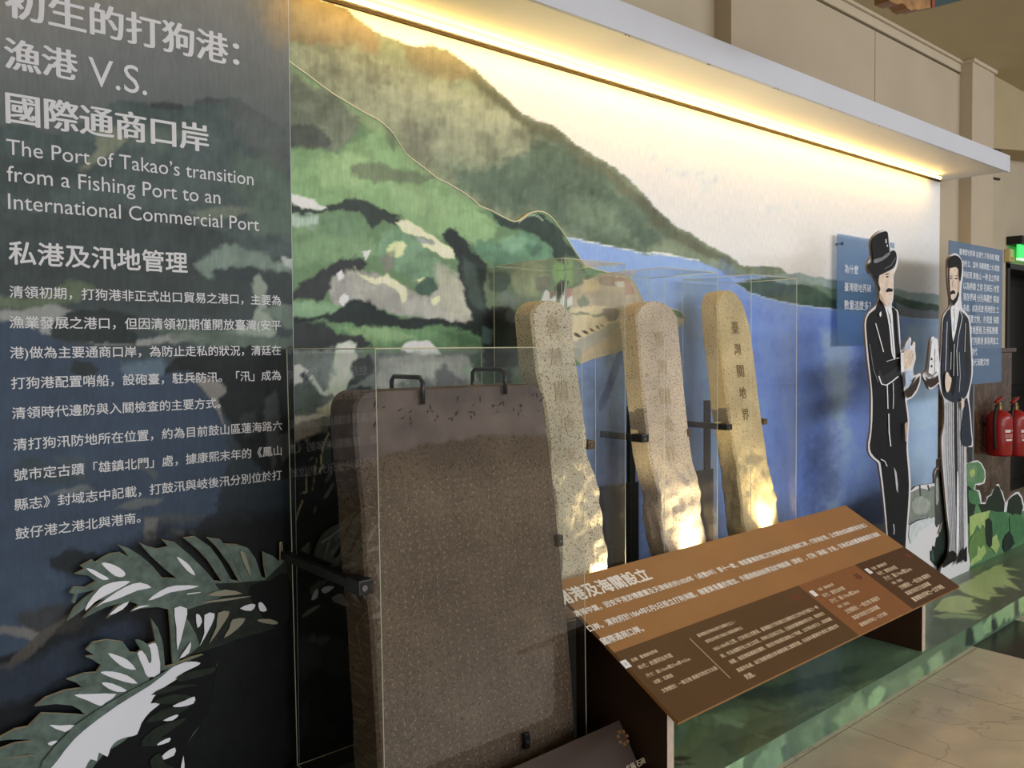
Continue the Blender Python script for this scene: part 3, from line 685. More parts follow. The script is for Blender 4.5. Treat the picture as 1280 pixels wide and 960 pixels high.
for nm, parts in [('title_line', [('初生的打狗港：', (7,-4), (298,69), (.03,.008), True)]), ('title_line', [('漁港', (6,66), (96,84), (.03,.008), True), ('V.S.', (111,105), (184,120), 0, False)]), ('title_line', [('國際通商口岸', (8,133.5), (260,175), (.03,.008), True)]),
  ('english_line', [('The Port of Takao’s transition', (8,191), (317,233), 0, False)]), ('english_line', [('from a Fishing Port to an', (8.7,224.5), (275.6,256.6), 0, False)]), ('english_line', [('International Commercial Port', (10.2,259.5), (324,290), 0, False)])]:
    mb = MB()
    for body, l, r, bold, cen in parts: wall_line(mb, body, l, r, bold, aspect=1.0 if cen else 1.06, center=cen)
    mb.build(nm, WHITE_INK, text_panel)
mb = MB(); wall_line(mb, '私港及汛地管理', (11,315), (234,330), .018); mb.build('heading_lettering', WHITE_INK, text_panel)
mb = MB()
for body, l, r in [
 ('清領初期，打狗港非正式出口貿易之港口，主要為', (11.7,364), (351,376.5)), ('漁業發展之港口，但因清領初期僅開放臺灣(安平', (11.7,402), (351,407.6)),
 ('港)做為主要通商口岸，為防止走私的狀況，清廷在', (12.5,440), (351,439)), ('打狗港配置哨船，設砲臺，駐兵防汛。「汛」成為', (14,477.6), (351,470.6)),
 ('清領時代邊防與入關檢查的主要方式。', (15,516), (275.5,504.7)), ('清打狗汛防地所在位置，約為目前鼓山區蓮海路六', (16.5,554), (352.5,534)),
 ('號市定古蹟「雄鎮北門」處，據康熙末年的《鳳山', (17.3,593.5), (352,563.7)), ('縣志》封域志中記載，打鼓汛與岐後汛分別位於打', (18,630), (352,595)),
 ('鼓仔港之港北與港南。', (19.4,667), (175.5,647.5))]:
    wall_line(mb, body, l, r, .010)
mb.build('body_lettering', WHITE_INK, text_panel)

# ------------------------------------------------------------------ cut-out palm fronds standing off the panel
def q4(pts): return [(u*.3125, 660+v*.3125) for u, v in pts]
FROND_FACE = mat('frond_grey_green', (98, 114, 106), rough=.6, spec=.2, noise_amt=.3, noise_scale=40)
FROND_DARK = mat('frond_shade_green', (40, 47, 40), rough=.6, spec=.2, noise_amt=.3, noise_scale=40)
FROND_BLACK = mat('frond_black', (16, 19, 18), rough=.6, spec=.2)
FROND_WHITE = mat('frond_white', (242, 242, 250), rough=.6, spec=.2)
CUT_EDGE = mat('cream_cut_edge', (216, 206, 176), rough=.6)
YF = -.055
FA = q4([(270,372),(296,322),(340,280),(392,246),(340,256),(312,262),(300,302),(288,298),(300,264),(278,260),(294,236),(340,238),(384,214),(352,190),(300,184),(338,164),(322,152),(370,127),(382,138),(412,118),(442,103),(482,98),(516,116),(498,92),(472,68),(520,84),(565,112),(610,152),(650,200),(708,202),(662,166),(604,112),(556,58),(596,76),(632,84),(674,74),(650,47),(700,58),(760,108),(822,170),(858,212),(888,214),(832,130),(790,85),(735,40),(782,34),(842,76),(884,134),(924,206),(958,214),(922,150),(866,74),(828,38),(882,46),(932,122),(968,214),(974,226),(944,140),(896,64),(950,66),(992,80),(1022,122),(1046,194),(1068,204),(1058,150),(1054,95),(1092,112),(1118,134),(1122,190),(1124,60),(1131,58),(1134,128),(1166,94),(1170,200),(1166,335),(1100,400),(960,440),(822,488),(722,522),(694,575),(688,500),(684,420),(676,326),(630,316),(562,322),(524,336),(556,308),(520,294),(472,330),(428,362),(458,322),(484,300),(420,318),(332,362),(372,318),(424,284),(378,292),(322,334)])
frond_a = empty('palm_frond_cutout', (.7, YF, 1.0), 'upper cut-out palm frond board, arching leftward over the panel foot', 'palm cutout', 'palm frond cutouts')
board('frond_board', FA, YF, .010, FROND_FACE, CUT_EDGE, frond_a, sm=1)
sh = [(q4(p), i) for p, i in [
 ([(860,222),(1060,208),(1168,110),(1166,335),(1100,400),(960,440),(820,488),(740,514),(800,470),(760,380),(740,330),(840,300),(900,260)], 1),
 ([(1000,230),(1080,210),(1150,180),(1168,340),(1100,398),(1010,300)], 2),
 ([(406,140),(440,142),(480,160),(502,182),(490,196),(462,192),(430,168)], 3), ([(344,162),(372,166),(404,184),(436,202),(414,208),(380,190)], 3),
 ([(706,116),(732,128),(760,152),(782,190),(748,170)], 3), ([(398,242),(430,224),(470,214),(522,214),(470,246),(420,272),(380,296),(342,332),(352,300)], 3),
 ([(380,320),(430,280),(500,236),(560,218),(606,238),(550,250),(470,284),(410,302)], 3), ([(592,290),(640,252),(700,230),(796,232),(740,248),(680,258),(640,276)], 3), ([(436,350),(470,316),(516,294),(490,326)], 3), ([(524,332),(560,312),(600,310),(560,320)], 3),
 ([(960,96),(978,100),(996,150),(1004,192),(984,160)], 4), ([(1034,300),(1050,300),(1068,330),(1040,332)], 3), ([(960,322),(1000,304),(1022,308),(1004,332)], 3), ([(1032,366),(1080,364),(1112,378),(1096,386),(1040,376)], 4),
 ([(698,320),(748,322),(740,380),(710,490),(706,400)], 3), ([(784,346),(800,350),(808,376),(790,400)], 3), ([(818,348),(858,342),(846,388),(798,474),(818,420)], 3), ([(872,340),(918,334),(896,380),(836,464),(866,396)], 4), ([(930,366),(982,362),(950,404),(896,440),(918,400)], 4), ([(718,522),(742,486),(764,456),(756,500)], 3),
 ([(750,262),(800,256),(800,259),(752,266)], 3), ([(800,300),(900,282),(1010,272),(900,292)], 4), ([(830,268),(900,246),(970,262),(890,272)], 4)]]
print_on('printed_leaflets', sh, YF-.0004, frond_a, [FROND_FACE, FROND_DARK, FROND_BLACK, FROND_WHITE, mat('frond_tan', (150, 146, 128), rough=.6)], sm=2)
FBo = q4([(-60,858),(0,838),(60,806),(112,796),(140,768),(166,742),(240,744),(342,750),(318,726),(286,710),(224,704),(140,714),(182,680),(262,650),(332,640),(304,618),(268,606),(340,582),(386,578),(406,550),(372,528),(344,515),(378,510),(344,488),(372,458),(430,447),(492,456),(522,498),(550,500),(584,470),(624,455),(606,364),(632,400),(652,460),(660,556),(700,546),(760,520),(812,506),(868,545),(862,600),(852,690),(800,790),(750,860),(742,960),(742,1000),(-60,1000),(-60,940),(0,922),(80,916),(164,906),(110,904),(40,914),(-60,930),(-60,905),(0,884),(60,862),(150,850),(100,846),(40,846)])
frond_b = empty('palm_frond_cutout', (.5, YF, .8), 'lower cut-out palm frond board with a broad white blade, at the panel foot', 'palm cutout', 'palm frond cutouts')
board('frond_board', FBo, YF-.012, .010, FROND_FACE, CUT_EDGE, frond_b, sm=1)
sh = [(q4(p), i) for p, i in [
 ([(600,600),(700,560),(812,508),(866,545),(862,600),(852,690),(800,790),(750,860),(742,1000),(480,1000),(360,1000),(420,900),(560,800)], 2),
 ([(195,990),(230,930),(300,842),(420,740),(560,640),(700,552),(762,534),(802,540),(780,556),(730,580),(706,606),(640,648),(602,702),(650,694),(600,736),(566,780),(548,826),(510,836),(470,850),(442,880),(430,915),(396,898),(388,932),(362,925),(342,960),(330,990)], 3),
 ([(550,502),(566,490),(592,470),(622,460),(634,500),(640,580),(592,596),(574,560)], 3), ([(540,446),(572,452),(600,480),(606,530),(596,540),(584,510),(556,476)], 0),
 ([(432,500),(470,510),(510,528),(544,566),(500,560),(462,534)], 3), ([(402,576),(450,574),(510,590),(550,622),(500,616),(430,592)], 3), ([(406,618),(450,622),(508,650),(470,656),(430,640)], 3), ([(296,668),(360,664),(466,664),(420,700),(400,712),(350,690)], 3), ([(196,788),(240,790),(300,788),(260,816)], 3), ([(190,862),(212,852),(230,852),(206,870)], 3),
 ([(606,668),(660,636),(740,626),(790,628),(730,640),(660,660)], 1), ([(620,690),(700,664),(770,676),(720,700),(640,704)], 1), ([(706,598),(740,580),(800,566),(860,556),(850,580),(780,600),(720,614)], 1), ([(584,776),(640,730),(730,706),(790,690),(720,740),(640,770)], 1),
 ([(560,860),(620,800),(700,770),(750,760),(700,800),(620,850)], 1), ([(690,712),(740,690),(778,674),(774,702),(720,716)], 3), ([(560,870),(600,850),(660,836),(680,850),(620,872)], 1), ([(652,770),(700,748),(714,750),(690,770)], 3), ([(640,856),(680,838),(676,856),(630,870)], 3),
 ([(660,900),(700,878),(696,910),(640,930)], 3), ([(720,990),(734,910),(738,990)], 3), ([(600,930),(640,900),(660,940),(700,960),(620,970)], 1), ([(170,935),(300,790),(470,680),(600,610),(690,556),(600,630),(470,710),(310,830),(190,950)], 0)]]
print_on('printed_leaflets', sh, YF-.0124, frond_b, [FROND_FACE, FROND_DARK, FROND_BLACK, FROND_WHITE], sm=2)

# ================================================================== LIGHT CANOPY
canopy = empty('light_canopy', (3, -.2, 2.46), 'long white light canopy along the top of the mural, glowing warm underneath', 'light canopy')
CAN_W = mat('white_canopy_paint', (208, 210, 218), rough=.45, spec=.35, noise_amt=.02, noise_scale=4)
XC1 = 5.70; ZS = 2.458; YC0 = -.388
mb = MB(); mb.box((-3, YC0-.018, ZS-.008), (XC1, YC0, ZS+.094)); mb.build('fascia', CAN_W, canopy, bevel=.002)
mb = MB(); mb.box((-3, YC0, ZS+.0005), (XC1-.012, .018, ZS+.03)); mb.build('soffit', mat('soffit_paint', (226, 222, 212), rough=.5), canopy)
mb = MB(); mb.box((XC1-.012, YC0, ZS), (XC1, .018, ZS+.094)); mb.build('end_cap', CAN_W, canopy)
mb = MB(); mb.box((-3, YC0, ZS+.075), (XC1-.012, .018, ZS+.093)); mb.build('top_board', CAN_W, canopy)
SCREW = mat('dark_screw', (70, 55, 45))
# thin strip where the soffit meets the print
mb = MB(); mb.box((XPR+.01, -.007, ZS-.010), (XC1-.03, -.0015, ZS-.001)); mb.build('wall_strip', mat('strip_brown', (74, 62, 44), rough=.6), canopy)
TUBE = mat('lit_warm_tube', (255, 240, 200), emit=(255, 206, 112), emit_s=18.0)
for k in range(7):
    x0 = XPR+.03+1.085*k
    if x0+1.0 > XC1-.03: break
    mb = MB(); mb.tube([(x0, -.085, ZS-.022), (min(x0+1.08, XC1-.03), -.085, ZS-.022)], .008, 8); mb.build('light_tube', TUBE, canopy, smooth=True)
for px_, py_ in [(781,43.5),(786,45),(885,80),(887,81),(969,110),(973,111.5),(1041,135),(1101,157),(1116,162)]:
    p = at(px_, py_, z=ZS-.008)
    mb = MB(); mb.lathe((p[0], YC0-.009, ZS-.0095), [(0, .003), (.002, .003)], 8)
    mb.build('screw', SCREW, canopy)

# ================================================================== PLATFORM
YPF = -.81
platform = empty('painted_platform', (3, -.4, 0), 'low platform painted with green watercolour grass, along the foot of the wall', 'platform')
plat_layers = [
 W([(845,905),(905,888),(960,878),(1010,874),(1060,858),(1030,872),(980,884),(940,898),(905,905),(880,925),(850,940)], (92,122,84), 3, 3, .2, .1), W([(980,892),(1040,872),(1090,850),(1110,846),(1070,868),(1010,896)], (98,128,86), 2.5, 3, .2, .1), W([(900,930),(950,915),(1000,900),(960,925),(915,950)], (56,80,56), 2.5, 3, .2, .1), W([(1080,832),(1140,806),(1165,800),(1150,820),(1110,836)], (84,112,76), 2.5, 3, .2, .1), W([(930,870),(990,862),(1050,838),(1080,830),(1030,858),(970,874)], (60,88,72), 2.5, 3, .2, .1),
 W([(820,890),(1000,790),(1100,770),(1160,760),(1180,800),(1060,880),(900,980),(820,980)], (60,84,62), 5, 14, .3, 0, .25),
 W([(838,925),(868,906),(898,912),(900,922),(886,926),(872,934),(862,942),(846,950),(838,944)], (84,112,74), 2.5, 2.5, .12, .15), W([(838,918),(862,904),(852,930),(838,936)], (78,116,92), 2, 3, .12, 0, .9),
 W([(888,892),(904,896),(932,904),(928,910),(908,905),(892,900)], (104,134,100), 1.5, 2, .1, .1), W([(940,917),(952,919),(966,924),(950,922)], (84,98,76), 1, 1.6, .1), W([(936,880),(956,883),(976,892),(950,888)], (66,82,64), 1.2, 2, .1),
 W([(838,946),(858,944),(866,948),(852,952),(874,956),(838,958)], (36,48,36), 1.4, 2, .1), W([(838,950),(858,952),(856,955),(840,953)], (84,98,80), .8, 1.4, .1),
 W([(900,870),(930,872),(980,880),(960,872),(1000,868),(1040,850),(1000,850),(950,858)], (48,72,58), 3, 5, .15), W([(990,858),(1040,862),(1080,850),(1050,848),(1090,832),(1040,838)], (54,78,58), 3, 5, .15), W([(960,900),(1010,890),(1050,872),(1010,880)], (62,78,56), 3, 6, .12, 0, .8),
 W([(1060,842),(1110,830),(1150,812),(1140,820),(1090,846)], (72,94,68), 4, 8, .1, 0, .7), W([(1150,800),(1168,802),(1174,806),(1160,812),(1150,816)], (98,124,82), .8, 1.6, .08),
 W([(1160,760),(1196,735),(1212,715),(1290,690),(1400,640),(1400,700),(1280,746),(1200,800),(1160,812)], (74,80,62), 2, 5, .14),
 W([(1150,778),(1180,768),(1200,770),(1230,772),(1216,790),(1190,806),(1158,806)], (70,86,62), 4, 8, .14),
 W([(1166,762),(1178,748),(1196,744),(1218,748),(1214,752),(1232,759),(1218,757),(1222,762),(1206,764),(1232,769),(1206,767),(1174,764)], (134,152,94), .7, 1.4, .08),
 W([(1195,733),(1202,726),(1216,722),(1232,714),(1246,707),(1254,705),(1252,708),(1276,713),(1256,712.5),(1262,719),(1251,717),(1278,724),(1258,722),(1276,738),(1254,731),(1258,735),(1240,734),(1246,742),(1234,741),(1258,745),(1238,745),(1236,751),(1216,745),(1204,741)], (136,154,92), .8, 1.4, .08),
 W([(1164,770),(1186,766),(1230,771),(1226,775),(1196,772),(1178,774)], (112,134,84), .8, 1.6, .08), W([(1196,722),(1210,716),(1220,722),(1208,728),(1198,730)], (78,84,72), 1.4, 3, .1), W([(1250,701),(1268,696),(1290,700),(1280,706),(1262,704)], (84,96,72), 1.4, 4, .1, 0, .8),
]
front_layers = [
 W([(860,990),(905,962),(925,948),(930,965),(915,985)], (122,158,112), 2, 2.4, .15, .1), W([(962,950),(978,934),(984,955),(972,968)], (110,148,108), 1.6, 2.4, .12, .1), W([(1005,925),(1022,900),(1028,915),(1012,945)], (96,130,92), 2, 3, .12), W([(1068,890),(1098,858),(1108,862),(1096,888),(1078,905)], (108,142,96), 2, 3, .14), W([(1118,858),(1150,832),(1156,846),(1130,868)], (92,118,80), 2, 3, .14),
 W([(845,985),(880,960),(900,985)], (70,98,72), 3, 4, .2), W([(1015,915),(1032,893),(1040,930),(1020,945)], (58,84,64), 2, 3, .15), W([(1058,885),(1080,862),(1090,905),(1066,925)], (58,84,62), 2, 3, .15), W([(1120,850),(1135,838),(1138,866),(1122,876)], (60,84,62), 2, 3, .15), W([(1160,824),(1178,812),(1180,838),(1164,850)], (104,132,92), 2, 3, .15), W([(1184,812),(1204,798),(1206,812),(1186,828)], (66,88,62), 2, 3, .15),
 W([(940,960),(960,930),(980,915),(990,950),(980,985)], (92,124,92), 2, 3, .14, .1), W([(975,935),(992,925),(1000,952),(985,968)], (60,84,66), 2, 3, .14), W([(915,950),(932,942),(926,962),(912,970)], (104,140,96), 1.4, 2, .1),
 W([(1040,900),(1075,866),(1090,900),(1060,925)], (104,132,90), 3, 6, .14, 0, .8), W([(1000,915),(1030,893),(1030,940),(1004,950)], (80,108,78), 3, 6, .14, 0, .8), W([(1100,852),(1140,836),(1150,846),(1110,880)], (84,106,74), 3, 6, .12, 0, .8),
 W([(1207,790),(1211,781),(1216,790),(1218,806),(1207,808)], (34,46,36), .8, 1.6, .1), W([(1216,784),(1226,776),(1232,784),(1230,797),(1222,803),(1218,800)], (94,124,84), .8, 1.4, .1), W([(1228,782),(1240,766),(1240,790),(1232,793)], (110,142,92), .8, 1.4, .1), W([(1239,775),(1244,773),(1248,784),(1240,792)], (38,52,40), .8, 1.4, .1),
 W([(1242,768),(1254,760),(1268,750),(1268,770),(1264,776),(1262,770),(1258,778),(1255,770),(1252,780),(1249,784),(1246,774)], (112,146,94), .6, 1.3, .08), W([(1272,748),(1290,738),(1300,750),(1282,768),(1277,764),(1276,770),(1274,762)], (116,146,92), .6, 1.3, .08), W([(1268,752),(1272,750),(1274,768),(1268,770)], (44,58,42), .5, 1.3, .1),
]
def make_platform():
    Xc = np.concatenate([[-2.5, -1, .5], px_cols(700, 1330, YPF, 800, 2.0)]); Xc[2] = min(.5, Xc[3]-.1)
    Xc = np.concatenate([Xc, [9.0]])
    Yr = np.linspace(0, YPF, 150); X, Y = np.meshgrid(Xc, Yr)
    Y = np.where(X > 5.68, -.13+(YPF+.13)*Y/YPF, Y); Z = np.full_like(X, HP)
    PX, PY = proj_arrays(X, Y, Z)
    grid_mesh('top_sheet', X, Y, Z, paint(PX, PY, (74,100,72), plat_layers, 13), PRINT_SHINY, platform, flip=True)
    Zr = np.linspace(HP, 0, 26); X, Z = np.meshgrid(Xc, Zr); Y = np.full_like(X, YPF)
    PX, PY = proj_arrays(X, Y, Z)
    grid_mesh('front_sheet', X, Y, Z, paint(PX, PY, (66,92,66), front_layers, 17), PRINT_SHINY, platform, flip=True)
    mb = MB(); mb.box((-2.5, YPF+.0008, 0), (5.66, 0, HP-.0008)); mb.box((5.66, YPF+.0008, 0), (9.0, -.13, HP-.0008)); mb.build('core', mat('platform_core', (60, 72, 56)), platform)
make_platform()

# ================================================================== GLASS CASES
def glass_mat():
    m = bpy.data.materials.new('clear_glass'); m.use_nodes = True
    nt = m.node_tree; N = nt.nodes; K = nt.links
    N.remove(N['Principled BSDF']); out = N['Material Output']
    tr = N.new('ShaderNodeBsdfTransparent'); tr.inputs['Color'].default_value = (.972, .980, .966, 1)
    gl = N.new('ShaderNodeBsdfGlossy'); gl.inputs['Roughness'].default_value = .01; gl.inputs['Color'].default_value = (1, 1, 1, 1)
    lw = N.new('ShaderNodeLayerWeight'); lw.inputs['Blend'].default_value = .5      # Schlick's curve, the same from both sides of the pane
    pw = N.new('ShaderNodeMath'); pw.operation = 'POWER'; pw.inputs[1].default_value = 5.0; K.new(lw.outputs['Facing'], pw.inputs[0])
    ma = N.new('ShaderNodeMath'); ma.operation = 'MULTIPLY_ADD'; ma.inputs[1].default_value = .9; ma.inputs[2].default_value = .055; K.new(pw.outputs[0], ma.inputs[0])
    mx = N.new('ShaderNodeMixShader')
    K.new(ma.outputs[0], mx.inputs['Fac']); K.new(tr.outputs['BSDF'], mx.inputs[1]); K.new(gl.outputs['BSDF'], mx.inputs[2])
    K.new(mx.outputs['Shader'], out.inputs['Surface'])
    return m
GLASS = glass_mat()
GEDGE = mat('bright_glass_edge', (200, 204, 182), rough=.3, spec=.5)
PLINTH = mat('black_plinth', (20, 20, 19), rough=.45)
def display_case(x0, x1, yf, yb, zb, zt, label, lean=0.0):
    c = empty('display_case', ((x0+x1)/2, (yf+yb)/2, HP), label, 'display case', 'glass display cases')
    mb = MB(); mb.box((x0-.004, yf-.004, HP), (x1+.004, yb+.004, zb)); mb.build('plinth', PLINTH, c, bevel=.003)
    H = zt-zb
    def P(x, y, z): return np.array([x+lean*(zt-z), y, z])
    e = .0012
    def pane(a, b, cc, d, edges):
        me = MB(); me.add([a, b, cc, d], [(0, 1, 2, 3)]); o = me.build('glass_pane', GLASS, c)
        me = MB()
        for p, q in edges: me.tube([p, q], e, 4)
        me.build('polished_edge', GEDGE, o)
    A, B, Cc, D_ = P(x0,yf,zb), P(x1,yf,zb), P(x1,yb,zb), P(x0,yb,zb)
    A2, B2, C2, D2 = P(x0,yf,zt), P(x1,yf,zt), P(x1,yb,zt), P(x0,yb,zt)
    pane(A, B, B2, A2, [(A, A2), (B, B2), (A, B)])
    pane(B, Cc, C2, B2, [(B, Cc), (Cc, C2)])
    pane(Cc, D_, D2, C2, [(D_, D2), (Cc, D_)])
    pane(D_, A, A2, D2, [(D_, A)])
    pane(A2, B2, C2, D2, [(A2, B2), (B2, C2), (C2, D2), (D2, A2)])
    return c
YB = -.045
def kx(px, py, y): return at(px, py, y=y)[0]
yf1 = -.562
display_case(kx(469,436,yf1), kx(727,437,yf1), yf1, -.086, .188, at(469,436,y=yf1)[2], 'large glass case around the broad dark stone slab, nearest the text panel', .012)
yf2 = -.385
ZT = 1.678
display_case(kx(702,323,yf2), kx(781,328,yf2), yf2, YB, .50, at(702,322.5,y=yf2)[2], 'tall narrow glass case around the pillar stone just behind the broad slab')
display_case(kx(830,335,yf2), kx(897,345,yf2), yf2, YB, .50, at(830,334.5,y=yf2)[2], 'tall narrow glass case around the middle of the three pale pillar stones')
display_case(kx(939,343,yf2), kx(996,346,yf2), yf2, YB, .50, at(939,343,y=yf2)[2], 'tall narrow glass case around the pillar stone nearest the two cut-out men')

# ================================================================== STONES
def granite(name, base, dark, speck_scale, bump=.5, dense=.62, stain=None, extra=None):
    m = bpy.data.materials.new(name); m.use_nodes = True
    nt = m.node_tree; N = nt.nodes; K = nt.links; b = N['Principled BSDF']
    b.inputs['Roughness'].default_value = .85; b.inputs['Specular IOR Level'].default_value = .2
    tc = N.new('ShaderNodeTexCoord')
    n1 = N.new('ShaderNodeTexNoise'); n1.inputs['Scale'].default_value = speck_scale; n1.inputs['Detail'].default_value = 3; n1.inputs['Roughness'].default_value = .6
    n2 = N.new('ShaderNodeTexNoise'); n2.inputs['Scale'].default_value = 5; n2.inputs['Detail'].default_value = 6
    n3 = N.new('ShaderNodeTexVoronoi'); n3.inputs['Scale'].default_value = speck_scale*1.3
    for n in (n1, n2, n3): K.new(tc.outputs['Object'], n.inputs['Vector'])
    r = N.new('ShaderNodeValToRGB'); e = r.color_ramp.elements
    e[0].position = .36; e[0].color = rgba(dark); e[1].position = .46; e[1].color = rgba(base)
    K.new(n1.outputs['Fac'], r.inputs['Fac'])
    r2 = N.new('ShaderNodeMapRange'); r2.inputs['From Min'].default_value = .3; r2.inputs['From Max'].default_value = .7; r2.inputs['To Min'].default_value = .78; r2.inputs['To Max'].default_value = 1.18
    K.new(n2.outputs['Fac'], r2.inputs['Value'])
    r3 = N.new('ShaderNodeMapRange'); r3.inputs['From Max'].default_value = .5; r3.inputs['To Min'].default_value = 1.12; r3.inputs['To Max'].default_value = .86
    K.new(n3.outputs['Distance'], r3.inputs['Value'])
    mu = N.new('ShaderNodeMath'); mu.operation = 'MULTIPLY'; K.new(r2.outputs[0], mu.inputs[0]); K.new(r3.outputs[0], mu.inputs[1])
    sc = N.new('ShaderNodeVectorMath'); sc.operation = 'SCALE'; K.new(r.outputs['Color'], sc.inputs[0]); K.new(mu.outputs[0], sc.inputs['Scale'])
    last = sc.outputs['Vector']
    if stain:
        n4 = N.new('ShaderNodeTexNoise'); n4.inputs['Scale'].default_value = 2.6; n4.inputs['Detail'].default_value = 7; n4.inputs['Roughness'].default_value = .6
        K.new(tc.outputs['Object'], n4.inputs['Vector'])
        r4 = N.new('ShaderNodeMapRange'); r4.inputs['From Min'].default_value = .42; r4.inputs['From Max'].default_value = .66; r4.inputs['To Max'].default_value = .9
        K.new(n4.outputs['Fac'], r4.inputs['Value'])
        mx = N.new('ShaderNodeMix'); mx.data_type = 'RGBA'; mx.inputs[7].default_value = rgba(stain)
        K.new(r4.outputs[0], mx.inputs[0]); K.new(last, mx.inputs[6]); last = mx.outputs[2]
    K.new(last, b.inputs['Base Color'])
    nb = N.new('ShaderNodeTexNoise'); nb.inputs['Scale'].default_value = speck_scale*.7; nb.inputs['Detail'].default_value = 8; nb.inputs['Roughness'].default_value = .75
    K.new(tc.outputs['Object'], nb.inputs['Vector'])
    bp = N.new('ShaderNodeBump'); bp.inputs['Strength'].default_value = bump; bp.inputs['Distance'].default_value = .006
    K.new(nb.outputs['Fac'], bp.inputs['Height']); K.new(bp.outputs['Normal'], b.inputs['Normal'])
    return m
def stone_mesh(FL, R, py_top, py_bot, y_top, y_bot, depth, zmin, arch=None, corner=None, rough_px=None, rough=.006, seed=1, rows=110):
    """a dressed slab or pillar that leans back: traced left and right front edges, straight depth; returns the mesh and its front-plane function"""
    def yof(py): return y_top+(y_bot-y_top)*(py-py_top)/(py_bot-py_top)
    pl = np.array([at(p[0], p[1], y=yof(p[1])) for p in FL]); pr = np.array([at(p[0], p[1], y=yof(p[1])) for p in R])
    ztop = max(pl[:, 2].max(), pr[:, 2].max())
    # the front plane as a function of height (a line through both ends)
    A = np.concatenate([pl, pr]); cf = np.polyfit(A[:, 2], A[:, 1], 1)
    yz = lambda z: cf[0]*z+cf[1]
    ol, orr = np.argsort(pl[:, 2]), np.argsort(pr[:, 2])
    xl = lambda z: np.interp(z, pl[ol, 2], pl[ol, 0]); xr = lambda z: np.interp(z, pr[orr, 2], pr[orr, 0])
    if arch: ztop = arch
    zs = np.concatenate([np.linspace(zmin, ztop-.09, rows-30), ztop-.09*(1-np.sin(np.linspace(0, math.pi/2, 31)[1:]))])
    V, F = [], []; nf, ns = 26, 10
    zspring = min(pl[:, 2].max(), pr[:, 2].max())
    for z in zs:
        a, b = xl(z), xr(z)
        if arch and z > zspring:
            t = min(.9999, (z-zspring)/(arch-zspring)); xc, hw = .5*(a+b), .5*(b-a); hw *= math.sqrt(1-t*t)
            a, b = xc-hw, xc+hw
        elif corner and z > ztop-corner:
            t = (z-(ztop-corner))/corner; d = corner*(1-math.sqrt(max(0, 1-t*t))); a += d*.9; b -= d*.9
        y0 = yz(z); ch = min(.008, (b-a)*.2)
        ring = [(a+ch+(b-a-2*ch)*k/nf, y0) for k in range(nf+1)]+[(b, y0+ch+(depth-2*ch)*k/ns) for k in range(ns+1)]+[(b-ch-(b-a-2*ch)*k/nf, y0+depth) for k in range(nf+1)]+[(a, y0+depth-ch-(depth-2*ch)*k/ns) for k in range(ns+1)]
        for (x, y) in ring:
            p = Vector((x, y, z))
            py = proj_arrays(np.array(x), np.array(y), np.array(z))[1]
            g = .0012
            if rough_px: g += rough*min(1, max(0, (float(py)-rough_px)/40))
            d = noise.noise_vector(p*14+Vector((seed*9, 0, 0)))*.65+noise.noise_vector(p*38+Vector((seed*5, 3, 0)))*.35
            V.append((x+d.x*g*1.6, y+d.y*g, z))
    n = len(V)//len(zs)
    for i in range(len(zs)-1):
        for k in range(n):
            F.append((i*n+k, i*n+(k+1) % n, (i+1)*n+(k+1) % n, (i+1)*n+k))
    F.append(tuple(range(n))[::-1]); F.append(tuple(range((len(zs)-1)*n, len(zs)*n)))
    return V, F, yz, xl, xr
def add_stone(name, args, material, label, cat, group=None):
    V, F, yz, xl, xr = stone_mesh(**args)
    mb = MB(); mb.add(V, F)
    root = mb.build(name, material, None)
    me = root.data
    sm = [abs(p.normal.y) < .3 and False for p in me.polygons]
    me.polygons.foreach_set('use_smooth', [True]*len(me.polygons))
    try: me.set_sharp_from_angle(angle=math.radians(40))
    except Exception: pass
    tag(root, label, cat, group)
    return root, yz, xl, xr
INK_CARVE = mat('carved_dark_paint', (182, 166, 142), rough=.9, spec=.1)
def carve(root, yz, xs, zs, body, size, m=None):
    """carved characters run down the stone's face"""
    mb = MB(); v = math.atan2(yz(1)-yz(0), 1)
    ey = np.array([0, math.sin(v), math.cos(v)])
    for ch, x, z in zip(body, xs, zs):
        letter(mb, ch, (x-size/2, yz(z)-.0022, z), (1, 0, 0), ey, size*.92, 1.0, 0, center=True)
    mb.build('carved_lettering', m or INK_CARVE, root)
# pillar A, just behind the slab
gA = granite('speckled_granite', (226, 213, 190), (112, 94, 70), 170, .5)
gB = granite('rosy_granite', (218, 202, 186), (130, 110, 92), 210, .55)
gC = granite('tan_granite', (222, 202, 160), (148, 124, 88), 230, .4)
apexz = lambda px, py, y: at(px, py, y=y)[2]
PG = 'granite boundary pillars'
sA, yzA, xlA, xrA = add_stone('stone_pillar', dict(FL=[(665,399),(668,430),(671,464),(676.5,487),(682,510),(688,562),(689,600),(695,635),(700,690),(704,760),(708,820)], R=[(715.6,396),(719.7,441),(726,484),(731,523),(735,549),(736,565),(744,592),(750,615),(752.5,645),(754,664),(758.7,685),(760,710),(765,760),(770,820)],
   py_top=376, py_bot=680, y_top=-.222, y_bot=-.335, depth=.095, zmin=.502, arch=apexz(689,375.5,-.222), rough_px=545, rough=.013, seed=2), gA, 'pale speckled granite pillar stone standing just behind the broad slab', 'stone pillar', PG)
carve(sA, yzA, [.5*(xlA(z)+xrA(z)) for z in np.linspace(1.47, 1.02, 5)], np.linspace(1.47, 1.02, 5), '臺灣關地界', .066)
